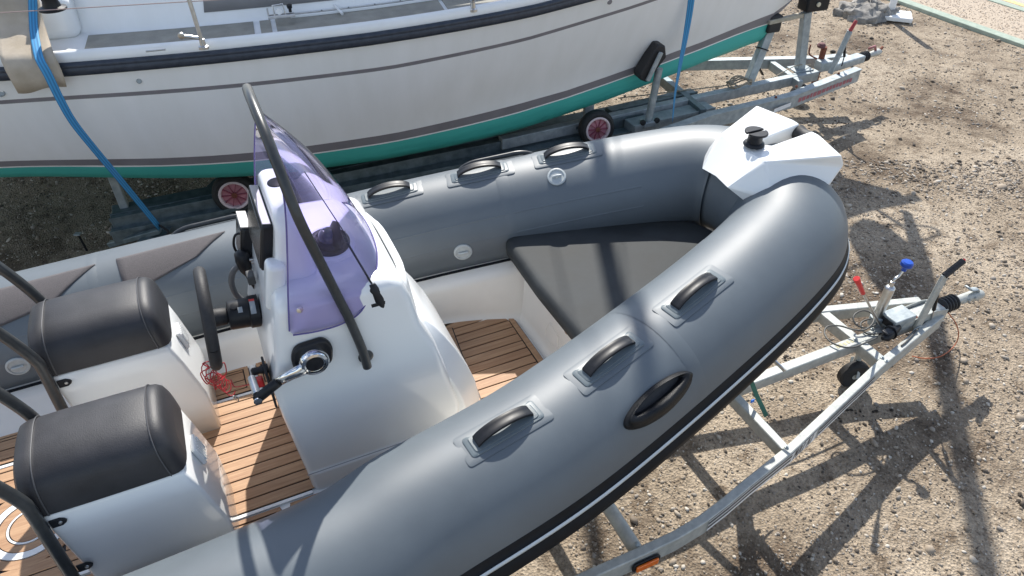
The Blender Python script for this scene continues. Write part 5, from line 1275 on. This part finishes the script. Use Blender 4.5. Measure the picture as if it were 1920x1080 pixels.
hk_ = tube('strap_hook', [a0+Vector((-.0, 0, .03)), a0+Vector((.03, -.01, 0)), a0+Vector((.05, -.02, -.03)), a0+Vector((.03, -.03, -.05))], .008, M_blk, st1, 8, sm=3)
pth = [YT(1300, -60, -1.02+.33), YT(1296, 0, -.98+.28), YT(1287, 60, -.70), YT(1276, 118, -.72)+Vector((0, 0, 0)), YT(1266, 175, -.78), YZ(1261, 228, .50)]
st2 = strip('ratchet_strap', pth, .055, M_strap, None, wdir=lambda v: Vector((1, (v-.4)*2.2, 0)).normalized()); st2.location = YO; st2.rotation_euler = (0, 0, yrot)
tagit(st2, 'blue strap dropping past the yacht bow to the trailer near the black hull pad', 'strap', 'blue lashing straps')

# ================================================================== YARD ODDS AND ENDS
bs = PZ(1672, 32, 0); sd = root('signpost_stand', 'white post on a flat white square base beside the grey cloth', 'stand', (bs.x, bs.y, 0), math.radians(-20))
box('base_plate', (.05, -.02, .03), (.40, .36, .06), M_white, sd, .01); 
beam('post', [(-.04, .0, .06), (-.04, .0, 1.25)], .09, .05, M_white, sd, up=Vector((0, 1, 0)))
def heap():
    c = PZ(1622, 30, .0); rows = []; n = 48; m_ = 18
    for i in range(m_+1):
        v = i/m_; row = []
        for j in range(n):
            a_ = 2*PI*j/n; r = .36*(1-v**1.6)*(1+.13*math.sin(3*a_+1)+.08*math.sin(7*a_+2*v)); h = .20*(v**.75)
            cr = .028*math.sin(11*a_+6*v+2*math.sin(4*a_))+.02*math.sin(5*a_-13*v)+.016*math.sin(17*a_+9*v)
            row.append(Vector((c.x+(r+cr)*math.cos(a_)*1.15, c.y+(r+cr)*.85*math.sin(a_), h+abs(cr)*1.1*(v > 0)-.005)))
        rows.append(row)
    o = gridmesh('cloth_heap', rows, M_cloth, None, closed_u=True, smooth=True); tagit(o, 'crumpled grey cloth heaped on the gravel by the white stand', 'cloth')
heap()
sp0 = PZ(163, 470, 0); o = root('ground_stake', 'thin metal stake with a small flat cap behind the inflatable tube', 'stake', (sp0.x, sp0.y, 0))
tube('stake_rod', [(0, 0, 0), (-.01, 0, .16)], .009, M_blk, o, 8); box('stake_cap', (-.012, 0, .165), (.05, .04, .012), M_galv2, o, .003)

# bolts and nuts at the trailer joints
for (bs_, bt2) in ((3.16, -.31), (3.16, -.34), (2.215, -.585), (2.215, .37), (2.19, -.10), (2.24, -.16), (3.14, -.13), (3.3, -.10), (1.235, -.73)):
    lathe('frame_bolt', [(.012, -.002), (.012, .008), (.006, .010), (.006, .016), (.001, .017)], M_galv2, tr, 6, (bs_, bt2, ZT+.040), (0, 0, 1))
for v_, k_ in ((near[0], .15), (near[0], .45), (near[1], .2)):
    q_b = v_.lerp(near[2], k_); lathe('frame_bolt', [(.014, -.002), (.014, .010), (.007, .012), (.007, .02), (.001, .021)], M_rust, yt, 6, q_b+Vector((0, 0, .072)), (0, 0, 1))
# keep the tree to thing > part > sub-part: a piece with pieces of its own hangs directly under its thing
for r_ in [o for o in C.objects if o.parent is None and o.type == 'EMPTY']:
    for p_ in list(r_.children):
        for q_c in list(p_.children):
            if len(q_c.children): q_c.parent = r_
